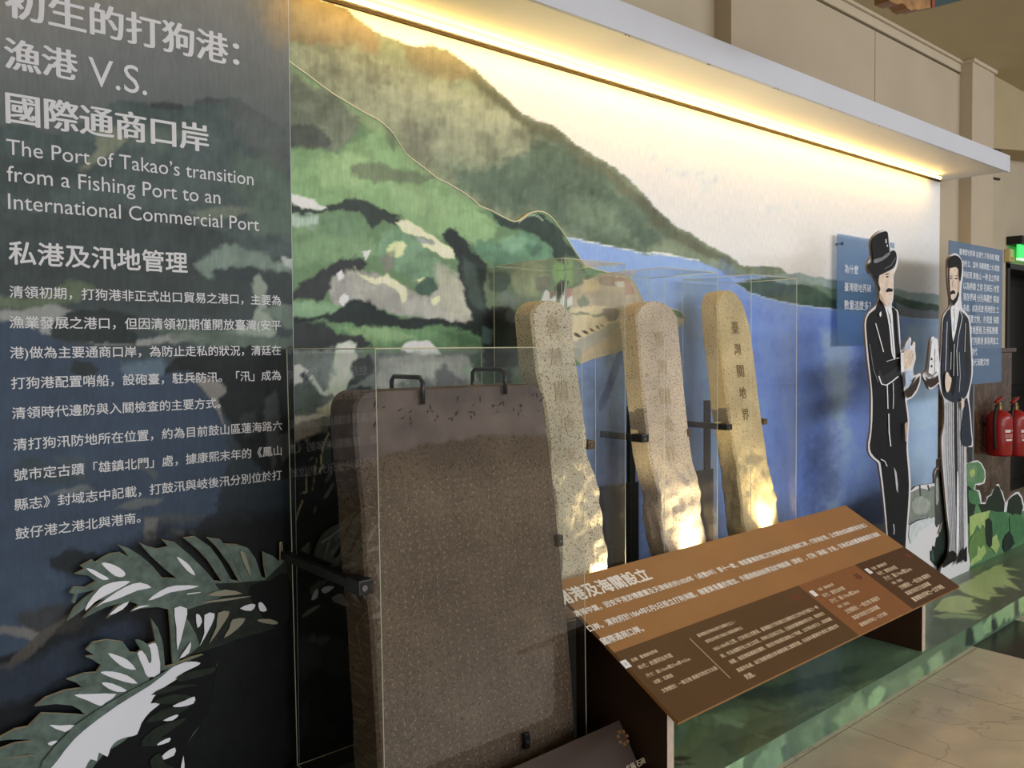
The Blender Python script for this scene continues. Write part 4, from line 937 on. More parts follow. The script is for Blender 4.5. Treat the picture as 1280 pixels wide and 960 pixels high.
sB, yzB, xlB, xrB = add_stone('stone_pillar', dict(FL=[(796,399),(799.5,438),(803,477),(808,523),(813,571),(820.5,602),(825.5,625),(826,651),(829.7,677),(835.6,692),(842,730),(850,790)], R=[(847.7,398),(852.6,447),(857.5,503),(862.5,549),(866,576),(870.6,592),(875.6,618),(879,648),(883,677),(888,720),(896,790)],
   py_top=376, py_bot=690, y_top=-.188, y_bot=-.335, depth=.092, zmin=.502, arch=apexz(822,377,-.188), rough_px=575, rough=.009, seed=5), gB, 'greyish pink granite pillar stone, middle of the three in tall cases', 'stone pillar', PG)
carve(sB, yzB, [.5*(xlB(z)+xrB(z)) for z in np.linspace(1.42, .98, 5)], np.linspace(1.42, .98, 5), '臺灣關地界', .064)
sC, yzC, xlC, xrC = add_stone('stone_pillar', dict(FL=[(897,386),(899,415),(905,464),(910,510),(917,551),(924,600),(928,635),(931,664),(938,710),(946,770)], R=[(928.5,374),(938,408),(944.5,457),(949.4,503),(956,549),(963,590),(967,605),(970.7,625),(973,651),(979,700),(988,770)],
   py_top=362, py_bot=665, y_top=-.205, y_bot=-.335, depth=.09, zmin=.502, arch=apexz(909,363,-.205), rough_px=545, rough=.008, seed=8), gC, 'tan granite pillar stone with carved column of characters, nearest the cut-out men', 'stone pillar', PG)
carve(sC, yzC, [.5*(xlC(z)+xrC(z)) for z in np.linspace(1.47, 1.10, 5)], np.linspace(1.47, 1.10, 5), '臺灣關地界', .054, mat('carved_brown_paint', (112, 90, 62), rough=.9, spec=.1))
# the broad slab
gS = granite('weathered_slab_stone', (116, 100, 85), (80, 67, 56), 120, 1.0, stain=(82, 69, 60))
def slab_zones(m):
    # above a shallow arch the face was left smooth and pale, below it the inscription is cut
    nt = m.node_tree; N = nt.nodes; K = nt.links; b = N['Principled BSDF']
    src = b.inputs['Base Color'].links[0].from_socket
    pts = np.array([at(q[0], q[1], y=-.45) for q in [(483,568), (575,549), (672,544)]])
    a2, a1, a0 = np.polyfit(pts[:, 0], pts[:, 2], 2)
    tc = N.new('ShaderNodeTexCoord'); sx = N.new('ShaderNodeSeparateXYZ'); K.new(tc.outputs['Object'], sx.inputs[0])
    def M_(op, a, b_, c=None):
        n = N.new('ShaderNodeMath'); n.operation = op
        for i, v in enumerate((a, b_, c)):
            if v is None: continue
            if isinstance(v, (int, float)): n.inputs[i].default_value = float(v)
            else: K.new(v, n.inputs[i])
        return n.outputs[0]
    zarch = M_('MULTIPLY_ADD', M_('MULTIPLY_ADD', sx.outputs[0], float(a2), float(a1)), sx.outputs[0], float(a0))
    d = M_('SUBTRACT', sx.outputs[2], zarch)
    nz = N.new('ShaderNodeTexNoise'); nz.inputs['Scale'].default_value = 30; K.new(tc.outputs['Object'], nz.inputs['Vector'])
    d = M_('ADD', d, M_('MULTIPLY_ADD', nz.outputs['Fac'], .03, -.015))
    mr = N.new('ShaderNodeMapRange'); mr.inputs['From Min'].default_value = -.006; mr.inputs['From Max'].default_value = .006; K.new(d, mr.inputs['Value'])
    mx = N.new('ShaderNodeMix'); mx.data_type = 'RGBA'; K.new(mr.outputs[0], mx.inputs[0]); K.new(src, mx.inputs[6])
    n2 = N.new('ShaderNodeTexNoise'); n2.inputs['Scale'].default_value = 9; n2.inputs['Detail'].default_value = 7; K.new(tc.outputs['Object'], n2.inputs['Vector'])
    r = N.new('ShaderNodeValToRGB'); e = r.color_ramp.elements
    e[0].position = .3; e[0].color = rgba((98, 88, 85)); e[1].position = .7; e[1].color = rgba((132, 119, 112)); K.new(n2.outputs['Fac'], r.inputs['Fac']); K.new(r.outputs['Color'], mx.inputs[7])
    # fine worn strokes in columns below the arch
    mp = N.new('ShaderNodeMapping'); mp.inputs['Scale'].default_value = (230, 20, 150); K.new(tc.outputs['Object'], mp.inputs['Vector'])
    n3 = N.new('ShaderNodeTexNoise'); n3.inputs['Scale'].default_value = 1; n3.inputs['Detail'].default_value = 6; K.new(mp.outputs['Vector'], n3.inputs['Vector'])
    r3 = N.new('ShaderNodeMapRange'); r3.inputs['From Min'].default_value = .52; r3.inputs['From Max'].default_value = .66; r3.inputs['To Max'].default_value = .42; K.new(n3.outputs['Fac'], r3.inputs['Value'])
    inv = M_('MULTIPLY', r3.outputs[0], M_('SUBTRACT', 1.0, mr.outputs[0]))
    m2 = N.new('ShaderNodeMix'); m2.data_type = 'RGBA'; m2.inputs[7].default_value = rgba((156, 134, 110)); K.new(inv, m2.inputs[0]); K.new(mx.outputs[2], m2.inputs[6])
    K.new(m2.outputs[2], b.inputs['Base Color'])
slab_zones(gS)
sS, yzS, xlS, xrS = add_stone('stone_slab', dict(FL=[(443,498),(443.5,540),(453,627),(459.4,724),(466,785),(470,846),(474.7,912),(477,960),(480,1000)], R=[(677,480),(679.5,487),(682,532),(685,540),(691,597),(698,671),(701,715),(706.7,767),(713,846),(715.5,897),(716,903)],
   py_top=485, py_bot=930, y_top=-.43, y_bot=-.54, depth=.13, zmin=.192, corner=.05, rough_px=None, seed=11, rows=130), gS, 'broad dark inscribed stone slab leaning back inside the large glass case', 'stone slab')
def slab_carving():
    rnd = random.Random(4); v = math.atan2(yzS(1)-yzS(0), 1); ey = np.array([0, math.sin(v), math.cos(v)])
    mb = MB()
    zt = 1.225
    for k in range(8):                                   # the row of large worn characters along the top
        xc = xlS(zt)+.075+k*.080; 
        for j in range(5):
            x = xc+rnd.uniform(-.022, .022); z = zt+rnd.uniform(-.03, .03); L = rnd.uniform(.008, .030); a = rnd.choice([math.pi/2, math.pi/2, 1.2, 0, .5])
            d = np.array([math.cos(a), 0, 0])+ey*math.sin(a); nn = np.array([-math.sin(a), 0, 0])+ey*math.cos(a)
            o = np.array([x, yzS(z)-.0022, z])
            mb.add([o-d*L/2, o-nn*.0016, o+d*L/2, o+nn*.0020], [(0, 1, 2, 3)])
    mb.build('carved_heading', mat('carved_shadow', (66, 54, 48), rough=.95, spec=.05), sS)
    # fine columns of worn characters
    mb = MB()
    for c in range(24):
        x0 = xlS(.7)+.022+c*(xrS(.7)-xlS(.7)-.044)/23
        for r in range(40):
            z = 1.05-r*.0205
            if rnd.random() < .18 or z > 1.02+.07*math.sin(math.pi*(c+2)/27): continue
            for j in range(2):
                x = x0+rnd.uniform(-.005, .005); zz = z+rnd.uniform(-.005, .005); L = rnd.uniform(.004, .011); a = rnd.choice([0, math.pi/2, .8, 2.2])
                d = np.array([math.cos(a), 0, 0])+ey*math.sin(a); nn = np.array([-math.sin(a), 0, 0])+ey*math.cos(a)
                o = np.array([x, yzS(zz)-.0022, zz]); mb.add([o-d*L/2, o-nn*.0010, o+d*L/2, o+nn*.0010], [(0, 1, 2, 3)])
    mb.build('carved_inscription', mat('worn_carving', (168, 146, 122), rough=.95, spec=.05), sS)
slab_carving()

# ------------------------------------------------------------------ steel holders
STEEL = mat('black_steel', (22, 22, 24), rough=.35, spec=.5)
BRASS = mat('bronzed_steel', (104, 84, 56), rough=.4, metal=.6)
def hook(px, py, label):
    p = at(px, py, y=yzS(1.28)-.012); x = p[0]; zt = at(px, py, y=p[1])[2]
    yb = yzS(1.27)+.13+.012
    mb = MB(); mb.tube([(x, p[1]-.002, zt-.072), (x, p[1], zt-.012), (x, p[1]+.012, zt), (x-.0, yb-.012, zt), (x, yb, zt-.012), (x, yb, zt-.05)], .0065, 8)
    tag(mb.build('steel_hook', STEEL, None, smooth=True), label, 'hook', 'hooks over the slab top')
hook(528, 472, 'bent black steel hook over the slab top, the one nearer the text panel')
hook(631, 462, 'bent black steel hook over the slab top, the one nearer the pillar stones')
def clamp(px, py, y, w_, h_, d_, label, m=STEEL, arm=None, group='steel clamps on the stones'):
    p = at(px, py, y=y); c = empty('stone_clamp', tuple(p), label, 'clamp', group)
    mb = MB(); mb.box((p[0]-w_/2, y-.004, p[2]-h_/2), (p[0]+w_/2, y+d_, p[2]+h_/2)); mb.build('jaw', m, c, bevel=.003)
    if arm:
        ax, ay = arm
        mb = MB(); mb.box((p[0]+ax-.011, y+d_-.002, p[2]-.012), (p[0]+ax+.011, ay, p[2]+.012)); mb.build('arm', m, c, bevel=.002)
    mb = MB(); mb.tube([(p[0]-w_*.15, y-.0075, p[2]), (p[0]-w_*.15, y-.003, p[2])], min(w_, h_)*.22, 10); mb.build('bolt', mat('bolt_steel', (130, 130, 134), rough=.3, metal=.9), c)
zc = at(457, 734, y=-.42)[2]
clamp(457, 734, yzS(zc)-.012, .042, .038, .06, 'black steel clamp gripping the slab edge nearer the text panel', arm=(-.008, -.06))
zc = at(699, 676, y=-.40)[2]
clamp(700, 676, yzS(zc)-.010, .022, .034, .05, 'small black steel clamp on the slab edge nearer the pillar stones')
zc = at(659, 927, y=-.46)[2]
clamp(659, 926, yzS(zc)-.010, .018, .045, .008, 'short black steel stop under the foot of the slab')
def pillar_clamp(px, py, yz, w_, h_, label, m=STEEL, arm=None, dy=-.008, d_=.05):
    z = at(px, py, y=yz(1.0))[2]
    clamp(px, py, yz(z)+dy, w_, h_, d_, label, m, arm)
pillar_clamp(806, 548, yzB, .040, .030, 'black steel clamp on the text-panel side of the middle pillar stone', arm=(-.004, -.06))
pillar_clamp(911, 534, yzC, .040, .024, 'black steel clamp on the text-panel side of the pillar nearest the cut-out men', arm=(-.004, -.06))
pillar_clamp(861, 541, yzB, .012, .030, 'small bronze clamp on the far edge of the middle pillar stone', BRASS, None, -.004)
pillar_clamp(956, 527, yzC, .030, .026, 'small bronze clamp on the far edge of the pillar nearest the cut-out men', BRASS, None, .01)
pillar_clamp(739, 556, yzA, .034, .030, 'small bronze clamp on the far edge of the pillar behind the slab', BRASS, None, .01)
# black back plates that carry the clamps
for nm, case_x0, yz, xl, xr, lab in [('a', kx(702,323,yf2), yzA, xlA, xrA, 'black back plate behind the pillar that stands behind the slab'), ('b', kx(830,335,yf2), yzB, xlB, xrB, 'black back plate behind the middle pillar stone'), ('c', kx(939,343,yf2), yzC, xlC, xrC, 'black back plate behind the pillar nearest the cut-out men')]:
    mb = MB(); xm = xl(.6)+.6*(xr(.6)-xl(.6)); mb.box((case_x0+.006, -.066, .5015), (xm, -.054, .84)); mb.box((xm-.06, -.066, .84), (xm-.02, -.054, 1.15))
    tag(mb.build('back_plate', PLINTH, None, bevel=.002), lab, 'back plate', 'black back plates behind the pillars')
# warm uplights sunk in front of the three pillars
def uplight(x, yz, label, power, z0=.55, aim=.74):
    c = empty('uplight', (x, -.370, .50), label, 'spotlight', 'uplights under the pillars')
    mb = MB(); mb.lathe((x, -.3705, .5015), [(0, .010), (.020, .010), (.026, .0115)], 16); mb.build('housing', STEEL, c)
    l = bpy.data.lights.new('uplight_beam', 'SPOT'); l.energy = power; l.color = (1.0, .82, .44); l.spot_size = math.radians(100); l.spot_blend = 1.0; l.shadow_soft_size = .010
    o = bpy.data.objects.new('uplight_beam', l); col.objects.link(o)
    s = Vector((x, -.3705, z0)); t = Vector((x, yz(aim), aim)); o.location = s; o.rotation_euler = (t-s).to_track_quat('-Z', 'Y').to_euler()
uplight(at(748, 640, y=-.32)[0], yzA, 'small warm uplight at the foot of the pillar behind the slab', 30, .545, .74)
uplight(at(859, 640, y=-.32)[0], yzB, 'small warm uplight at the foot of the middle pillar stone', 26, .56, .72)
uplight(at(952, 620, y=-.31)[0], yzC, 'small warm uplight at the foot of the pillar nearest the cut-out men', 20, .58, .80)

# ================================================================== SLOPING DESK SIGN
DT = np.array([1.784, -.400, .648]); DBv = np.array([0, -.503, -.272]); DL = np.linalg.norm(DBv); dv = DBv/DL; DXR = 3.672
dn = np.cross((1, 0, 0), -dv); dn = dn/np.linalg.norm(dn)                 # faces up and towards the visitor
desk = empty('desk_sign', (2.7, -.6, HP), 'long sloping brown desk sign with white Chinese text, in front of the pillar stones', 'reading sign')
LAM = mat('brown_print', (158, 114, 70), rough=.42, spec=.35, noise_amt=.05, noise_scale=5)
DKB = mat('dark_brown_print', (92, 66, 40), rough=.42, spec=.35, noise_amt=.05, noise_scale=5)
RDB = mat('red_brown_print', (138, 90, 54), rough=.42, spec=.35, noise_amt=.05, noise_scale=5)
DK2 = mat('deep_brown_print', (84, 56, 34), rough=.42, spec=.35, noise_amt=.05, noise_scale=5)
BOARD_DARK = mat('dark_brown_board', (52, 34, 22), rough=.5, noise_amt=.15, noise_scale=8)
BOARD_EDGE = mat('raw_board_edge', (196, 176, 156), rough=.7, noise_amt=.1, noise_scale=60)
def dpt(px, py, off=0.0):
    return on_plane(px, py, DT, dn)+dn*off
def duv(u, v, off=0.0): return DT+np.array([u, 0, 0])+dv*v+dn*off
def dvof(px, py):
    p = dpt(px, py)-DT; return p[0], float(np.dot(p, dv))
LW = DXR-DT[0]
mb = MB(); mb.obox(duv(0, 0, -.012), (LW, 0, 0), dv*DL, dn*.012); mb.build('sloping_panel', LAM, desk, bevel=.0015)
v1 = dvof(766, 817)[1]; v1b = dvof(1131, 683)[1]; vm = .5*(v1+v1b)
uA = dvof(1003, 737)[0]; uA2 = dvof(1073, 793)[0]; uB = dvof(1071, 709)[0]; uB2 = dvof(1141, 760.5)[0]
ua, ub = .5*(uA+uA2), .5*(uB+uB2)
for nm, a, b, m in [('dark_band', 0, ua, DKB), ('red_band', ua, ub, RDB), ('deep_band', ub, LW, DK2)]:
    mb = MB(); mb.obox(duv(a, vm, 0), (b-a, 0, 0), dv*(DL-vm), dn*.0006); mb.build(nm, m, desk)
CREAM_INK = mat('cream_ink', (244, 238, 232), rough=.5)
DIM_INK = mat('dim_cream_ink', (220, 200, 172), rough=.5)
def dline(mb, body, l, r, off=.0012, bold=0.0, aspect=1.0):
    a, b = dvof(*l), dvof(*r); v = .5*(a[1]+b[1])
    letter(mb, body, duv(a[0], v, off), (1, 0, 0), -dv, b[0]-a[0], aspect, bold)
mb = MB(); dline(mb, '開港及海關設立', (696,749.5), (810,717.5), bold=.03); mb.build('title_lettering', CREAM_INK, desk)
mb = MB()
dline(mb, '清領中葉，因安平港淤積嚴重及天津條約的1858年（咸豐8年）第十一款，增設臺灣府城口打狗等地為對外通商口岸，打狗港於是，正式開放成為國際貿易港口', (718,768.5), (1082,656.5), bold=.028)
dline(mb, '口岸。清政府於1864年5月5日設立打狗海關，隨著貿易量的增加，外國商船紛紛停泊於哨船頭（旗後），打狗（高雄）於是，日漸成為南臺灣最重要的通商', (735,787), (1098,667.5), bold=.028)
dline(mb, '國際通商口岸。', (752,802.5), (803,786), bold=.028)
mb.build('body_lettering', CREAM_INK, desk)
def c6(u, v): return (760+u*.21875, 700+v*.21875)
def c7(u, v): return (990+u*.1719, 660+v*.1719)
mb = MB()
for body, l, r in [('名稱：臺灣關地界碑', (130,575), (282,523)), ('年代：約清同治年間', (170,615), (366,549)), ('尺寸：高116cm寬27cm厚14.5cm', (215,660), (470,570)), ('材質：花崗岩', (260,700), (370,662)), ('文物類別：一般古物 高雄市政府文化局', (305,750), (622,620)),
  ('臺灣關地界碑為清代海關所立之一', (510,435), (727,355)), ('清同治年間打狗設立海關後購地立', (555,468), (768,390)), ('1863-1864年之間，打狗港正式開港，臺灣關於打狗港設立海關並訂立界址於港區之一帶', (600,510), (1200,272)),
  ('碑，作為海關所有土地之四至，界碑以花崗石打造，正面刻有臺灣關地界五字，現存四方', (640,548), (1238,310)), ('海關，後因港區擴建而遷移，現存於哨船頭及旗後山下等處，立於原址者已少，其餘典藏', (690,585), (1278,340)),
  ('高雄市各處，為打狗開港歷史與海關發展之重要見證，亦為清末臺灣對外貿易之實證史料', (735,632), (1316,378)), ('見證。', (780,672), (834,655))]:
    dline(mb, body, c6(*l), c6(*r), .0014, .025)
mb.build('caption_lettering', DIM_INK, desk)
for rows in ([((190,455),(300,410)),((220,495),(380,440)),((275,535),(485,460)),((330,575),(415,548)),((385,610),(635,512)),((438,655),(632,578)),((490,705),(690,625))],
             [((580,300),(685,260)),((620,335),(760,288)),((675,375),(860,295)),((725,405),(800,378)),((780,437),(1000,345)),((830,480),(1000,405)),((878,525),(1095,425))]):
    mb = MB()
    for body, (l, r) in zip(['名稱：臺灣關地界', '年代：清同治年間', '尺寸：高114cm寬26cm', '材質：花崗岩', '文物類別：一般古物 高雄市', '高雄市政府文化局典藏', '臺灣關地界碑之一立於港邊'], rows):
        dline(mb, body, c7(*l), c7(*r), .0014, .025)
    mb.build('caption_lettering', DIM_INK, desk)
TAGW = mat('white_tag', (236, 236, 240), rough=.5); TAGI = mat('brown_ink', (70, 46, 30))
for k, q in enumerate([(782,830.3), (1017,742), (1085.7,714)]):
    u, v = dvof(*q)
    mb = MB(); mb.obox(duv(u-.013, v-.014, .0006), (.026, 0, 0), dv*.028, dn*.0008); tg = mb.build('number_tag', TAGW, desk)
    mb = MB(); letter(mb, str(k+1), duv(u-.002, v, .0018), (1, 0, 0), -dv, .004 if k else .0025, 1.0, height=.012); mb.build('numeral', TAGI, tg)
mb = MB(); a, b = dvof(*c6(465, 450)), dvof(*c6(718, 668)); mb.obox(duv(a[0], a[1], .0006), (.0022, 0, 0), dv*(b[1]-a[1]), dn*.0006); mb.build('divider_line', DIM_INK, desk)
SEAL = mat('faded_seal_red', (112, 62, 42), rough=.5)
for q, s_ in [(c6(1075, 215), .020), (c7(480, 355), .018), (c7(845, 205), .016)]:
    u, v = dvof(*q); n = 40; vs = []
    for k in range(n):                                   # a blurred little seal with a ragged outline
        a = 2*math.pi*k/n; r = s_*(.9+.22*math.sin(5*a)+.12*math.sin(11*a+1)); vs.append(duv(u+r*1.3*math.cos(a), v+r*math.sin(a), .0009))
    mb = MB(); mb.add(vs, [tuple(range(n))[::-1]]); mb.build('seal_mark', SEAL, desk)
for xL in (1.868, 3.562):
    c = MB(); yF, yBk = -.797, -.43
    def zt(y): return DT[2]+(y-DT[1])*(.272/.503)-.0155
    P = [(xL, yF, HP), (xL, yF, zt(yF)), (xL, yBk, zt(yBk)), (xL, yBk, HP)]
    Q = [(x+.030, y, z) for x, y, z in P]
    c.add(P+Q, [(0, 1, 2, 3), (7, 6, 5, 4), (1, 5, 6, 2), (2, 6, 7, 3), (3, 7, 4, 0)], 0); c.add([P[0], Q[0], Q[1], P[1]], [(0, 1, 2, 3)], 1)
    c.build('leg_panel', [BOARD_DARK, BOARD_EDGE], desk)

# a lower dark sign in front of the slab's case
sx0, sx1 = 1.02, 1.838
sT = np.array([sx0, -.640, .276]); sB_ = np.array([sx0, -.755, .111]); sv = sB_-sT; sL = np.linalg.norm(sv); sv = sv/sL; sn = np.cross((1, 0, 0), -sv); sn /= np.linalg.norm(sn)
small = empty('caption_sign', (1.45, -.7, HP), 'low dark brown sloping caption sign at the foot of the large glass case', 'reading sign')
mb = MB(); mb.obox(sT-sn*.01, (sx1-sx0, 0, 0), sv*sL, sn*.01); mb.build('sloping_panel', mat('dusky_brown_print', (66, 53, 46), rough=.6, spec=.2, noise_amt=.06, noise_scale=6), small, bevel=.001)
mb = MB(); mb.add([(sx0, -.635, .268), (sx0, -.635, HP), (sx0, -.75, HP), (sx1-.01, -.635, .268), (sx1-.01, -.635, HP), (sx1-.01, -.75, HP)], [(0, 1, 2), (5, 4, 3), (0, 3, 4, 1), (1, 4, 5, 2), (2, 5, 3, 0)]); mb.build('wedge_support', BOARD_DARK, small)
mb = MB()
def sline(body, l, r):
    a = on_plane(l[0], l[1], sT, sn)+sn*.001; b = on_plane(r[0], r[1], sT, sn)
    letter(mb, body, a, (1, 0, 0), -sv, b[0]-a[0], 1.0)
sline('名稱 石碑', (783, 962), (806, 950))
mb.build('caption_lettering', DIM_INK, small)
mb = MB()
for k in range(7):
    p = on_plane(776, 921, sT, sn)+sn*.0004; a = k*.9; mb.obox(p+np.array([.018*math.cos(a), 0, 0])+sv*.018*math.sin(a), (.012, 0, 0), sv*.009, sn*.0005)
mb.build('seal_mark', mat('ochre_seal', (118, 82, 44)), small)

# ================================================================== CUT-OUT MEN AND SCENERY BOARDS
YM = -.435
BORDER = mat('white_print_border', (226, 224, 226), rough=.55)
TAN_EDGE = mat('tan_board_edge', (126, 110, 98), rough=.7)
def ink(name, c): return mat(name, c, rough=.6, spec=.12, noise_amt=.14, noise_scale=30)
BLACK = ink('ink_black', (34, 34, 36)); BLACK2 = ink('ink_soft_black', (52, 52, 54)); NAVY = ink('ink_slate', (52, 58, 68)); SKIN = ink('ink_skin', (224, 204, 186)); SKIN2 = ink('ink_skin_shade', (190, 164, 146))
LGREY = ink('ink_light_grey', (196, 196, 200)); MGREY = ink('ink_mid_grey', (128, 128, 132)); WHITE = ink('ink_white', (234, 234, 236)); DBRN = ink('ink_dark_brown', (64, 50, 46)); PBLUE = ink('ink_pale_blue', (176, 192, 216))
base_z = HP
def fig_layers(parent, groups, y):
    off = 0
    for nm, shapes, mats in groups:
        print_on(nm, shapes, y-.0006-.0004*off, parent, mats); off += 1+len(shapes)
M1 = [(1104,287.5),(1097,290),(1091,296),(1088,303),(1088.5,313),(1089.5,320),(1085.5,326),(1083.6,333),(1086,341),(1091.5,345.5),(1095,352),(1097.5,361),(1098.5,369),(1097.5,377),(1094,383),(1086,390),(1081.5,399),(1080.8,410),(1082,425),(1083.8,445),(1086.5,468),(1088.7,488),(1088.8,512),(1088,538),(1085.4,553),(1085.8,565),(1091,573),(1097.5,578.5),(1099.5,588),(1103.5,617),(1106.4,648),(1108.3,668),(1110,690),(1110.5,712),(1108,730),(1108,752),(1134,745),(1134.5,712),(1133.6,682),(1134.7,660),(1136.7,640),(1138.2,620),(1138.4,600),(1136.4,575),(1135,560),(1135.6,542),(1136.6,525),(1134.8,510),(1134,500.5),(1139.4,498),(1146,490),(1150.4,479),(1151.3,468),(1148.7,466.6),(1142.5,469.5),(1141.5,460),(1144.8,448),(1143.8,438),(1144.2,429),(1142.2,427),(1140,432),(1138.2,431),(1139,424.5),(1137.3,421),(1135,425),(1132.8,428),(1130.6,432.5),(1126,437),(1125.6,428),(1125,415),(1123.8,398),(1122,388),(1114.5,382.5),(1116,376),(1117,366),(1117,354),(1117.3,343.5),(1120.5,336),(1122.8,326),(1121.9,316),(1117.5,310.5),(1112.7,309),(1111.8,300),(1109.3,290)]
man1 = empty('cutout_figure', tuple(at(1121, 745, y=YM)), 'life-size cut-out board of a man in black top hat and coat holding a model ship', 'cutout figure', 'cut-out board men')
board('figure_board', M1, YM, .009, BORDER, TAN_EDGE, man1, 2)
fig_layers(man1, [
 ('coat', [([(1099,374),(1094.5,386),(1087.5,391.5),(1083.3,400),(1083,412),(1084.5,430),(1086.5,452),(1089.5,478),(1091,500),(1090.7,525),(1089,546),(1087.4,556),(1089,566),(1096,574),(1100.5,578),(1102.5,592),(1106,620),(1108.5,648),(1110.5,672),(1112,700),(1113,735),(1131.5,735),(1131.7,690),(1133.2,660),(1135,635),(1136.3,605),(1134.3,576),(1133.2,560),(1134,540),(1134.8,526),(1132.6,508),(1130.5,492),(1129,480),(1128,470),(1126,466),(1125.3,440),(1123.6,418),(1122.2,398),(1120.8,389),(1115,384),(1112,398),(1106,384)], 0),
   ([(1104,470),(1116,462),(1126,456),(1127,466),(1118,474),(1106,481),(1100,478),(1097,468),(1100,462)], 1)], [BLACK, BLACK2]),
 ('trousers', [([(1103,581),(1110,578),(1120,584),(1130,578),(1134,585),(1135.5,604),(1134,640),(1132,665),(1131,690),(1131,733),(1113,734),(1112,700),(1109,652),(1105.5,615)], 0), ([(1117.5,584),(1120.5,590),(1122.5,606),(1122.5,616),(1120.5,612),(1119,596)], 1, 1), (stroke_poly([(1117,655),(1117.8,662),(1117.5,668)], 1.0), 1, 1)], [BLACK, LGREY]),
 ('shirt', [([(1100.5,375),(1106,384),(1110,400),(1112.5,418),(1114,438),(1117,448),(1119.4,448),(1118,428),(1116.5,408),(1115.5,392),(1113.5,384),(1108,383)], 0), (stroke_poly([(1109.5,387),(1113,402),(1115,420),(1117,444)], .7), 1, 1), (stroke_poly([(1112,392),(1114,404)], .6), 2, 1)], [WHITE, MGREY, BLACK]),
 ('coat_lines', [(stroke_poly(p, w_), i, 1) for p, w_, i in [([(1094.5,404),(1098,416),(1104.5,440)], 1.1, 0), ([(1098.5,470),(1102,480),(1108,481.5),(1115,477),(1123,470.5)], 1.5, 0), ([(1109,480),(1109.6,496),(1110,511)], 1.1, 0), ([(1116.5,478),(1117,496),(1116.5,511)], 1.0, 1), ([(1111,517),(1111.5,540),(1113.5,558)], 1.2, 0), ([(1101,574),(1106,576.5),(1109,583)], .9, 0), ([(1108,452),(1112,450.5),(1118,449)], .8, 1), ([(1126,447),(1120,448)], .7, 0), ([(1087,430),(1092,462),(1098,478)], .7, 2), ([(1121,392),(1124,430)], .7, 2)]] + [([(1099,392),(1101.5,389),(1101.8,394),(1100.3,396.5)], 0, 1)], [WHITE, LGREY, MGREY]),
 ('face', [([(1096,345.5),(1102,341),(1110,340),(1116,338.5),(1115.8,346),(1114.8,351),(1116.9,359),(1115.8,364),(1116,369),(1114.5,377),(1110,383),(1105,380),(1100,373.5),(1099.3,366),(1097,356)], 0), ([(1099.5,366),(1104,372),(1107,382),(1104,379),(1100,373)], 1), ([(1107,345.8),(1110.2,344.6),(1111,346.2),(1107.6,347.2)], 2, 1), ([(1106.5,342.6),(1110.8,341.6),(1111,342.7),(1106.8,343.8)], 2, 1), ([(1107.6,362.6),(1110.5,360),(1115.8,361),(1116,364.4),(1111,364.8),(1108,365.4)], 2, 1), (stroke_poly([(1111,368.6),(1114.5,368.2)], .6), 1, 1), ([(1095.8,352),(1098.6,350.6),(1099.2,358),(1097.2,359)], 1)], [SKIN, SKIN2, BLACK]),
 ('hair', [([(1094,345),(1099.5,342.5),(1098.6,348),(1098,354),(1100.4,360),(1099.6,365),(1097,358),(1095.4,352)], 0)], [BLACK]),
 ('top_hat', [([(1086,333),(1089,327.5),(1094,328.8),(1104,325.2),(1111.5,318.6),(1115.5,313),(1119.5,314.5),(1121,321),(1120,329),(1116.5,335.5),(1108,340),(1097,345),(1090.5,342.5),(1086.6,338)], 0), ([(1090.5,304),(1092.5,297.5),(1097.5,293),(1104,289.6),(1108.8,289.5),(1110.2,294),(1111,304),(1111.8,315.5),(1103,321.5),(1092,325)], 0), ([(1092.2,324.6),(1103,321.2),(1111.6,314.6),(1112,318.4),(1104,325),(1094,329)], 1), (stroke_poly([(1107.4,299),(1107.8,304)], 1.2), 2, 1), ([(1108.4,306),(1109.6,305.6),(1109.8,308.4),(1108.8,308.6)], 2, 1), (stroke_poly([(1106,336),(1114,331.5),(1119.6,322)], .8), 1, 1)], [BLACK, MGREY, WHITE]),
 ('hand', [([(1129,441.5),(1133,438),(1138,436.6),(1141.6,438),(1143,443.5),(1141.6,452),(1138.5,458.6),(1133,461),(1129,460.5)], 0), ([(1126,441),(1129.3,440.6),(1129.6,463.4),(1126.4,465)], 1, 1), (stroke_poly([(1133,449),(1136.5,442.5),(1140,439)], .6), 2, 1), (stroke_poly([(1137,456),(1140,449),(1141,442)], .6), 2, 1), (stroke_poly([(1134,454),(1138,446)], .6), 2, 1)], [SKIN, WHITE, SKIN2]),
 ('coat_lining', [([(1131,530),(1134,527),(1134.6,529),(1133.6,552),(1132,552)], 0, 1)], [SKIN2]),
 ('ship_hull', [([(1132,490),(1136,487.5),(1142,480),(1146.5,472.5),(1150,469.5),(1149.4,477),(1145.6,487),(1139.6,495.5),(1134,497.6)], 0, 1), (stroke_poly([(1133,484),(1138,478),(1144,472)], 1.6), 2, 1)], [DBRN, PBLUE, BLACK2]),
 ('ship_sails', [([(1131.5,466),(1138,462.5),(1139.6,478),(1135,485),(1132.4,486)], 1, 1), ([(1138.8,464),(1140.8,463),(1140.6,476)], 1, 1), ([(1130.6,437),(1134.6,429),(1137,423),(1137.4,436)], 1, 1)], [DBRN, PBLUE, BLACK2]),
], YM)
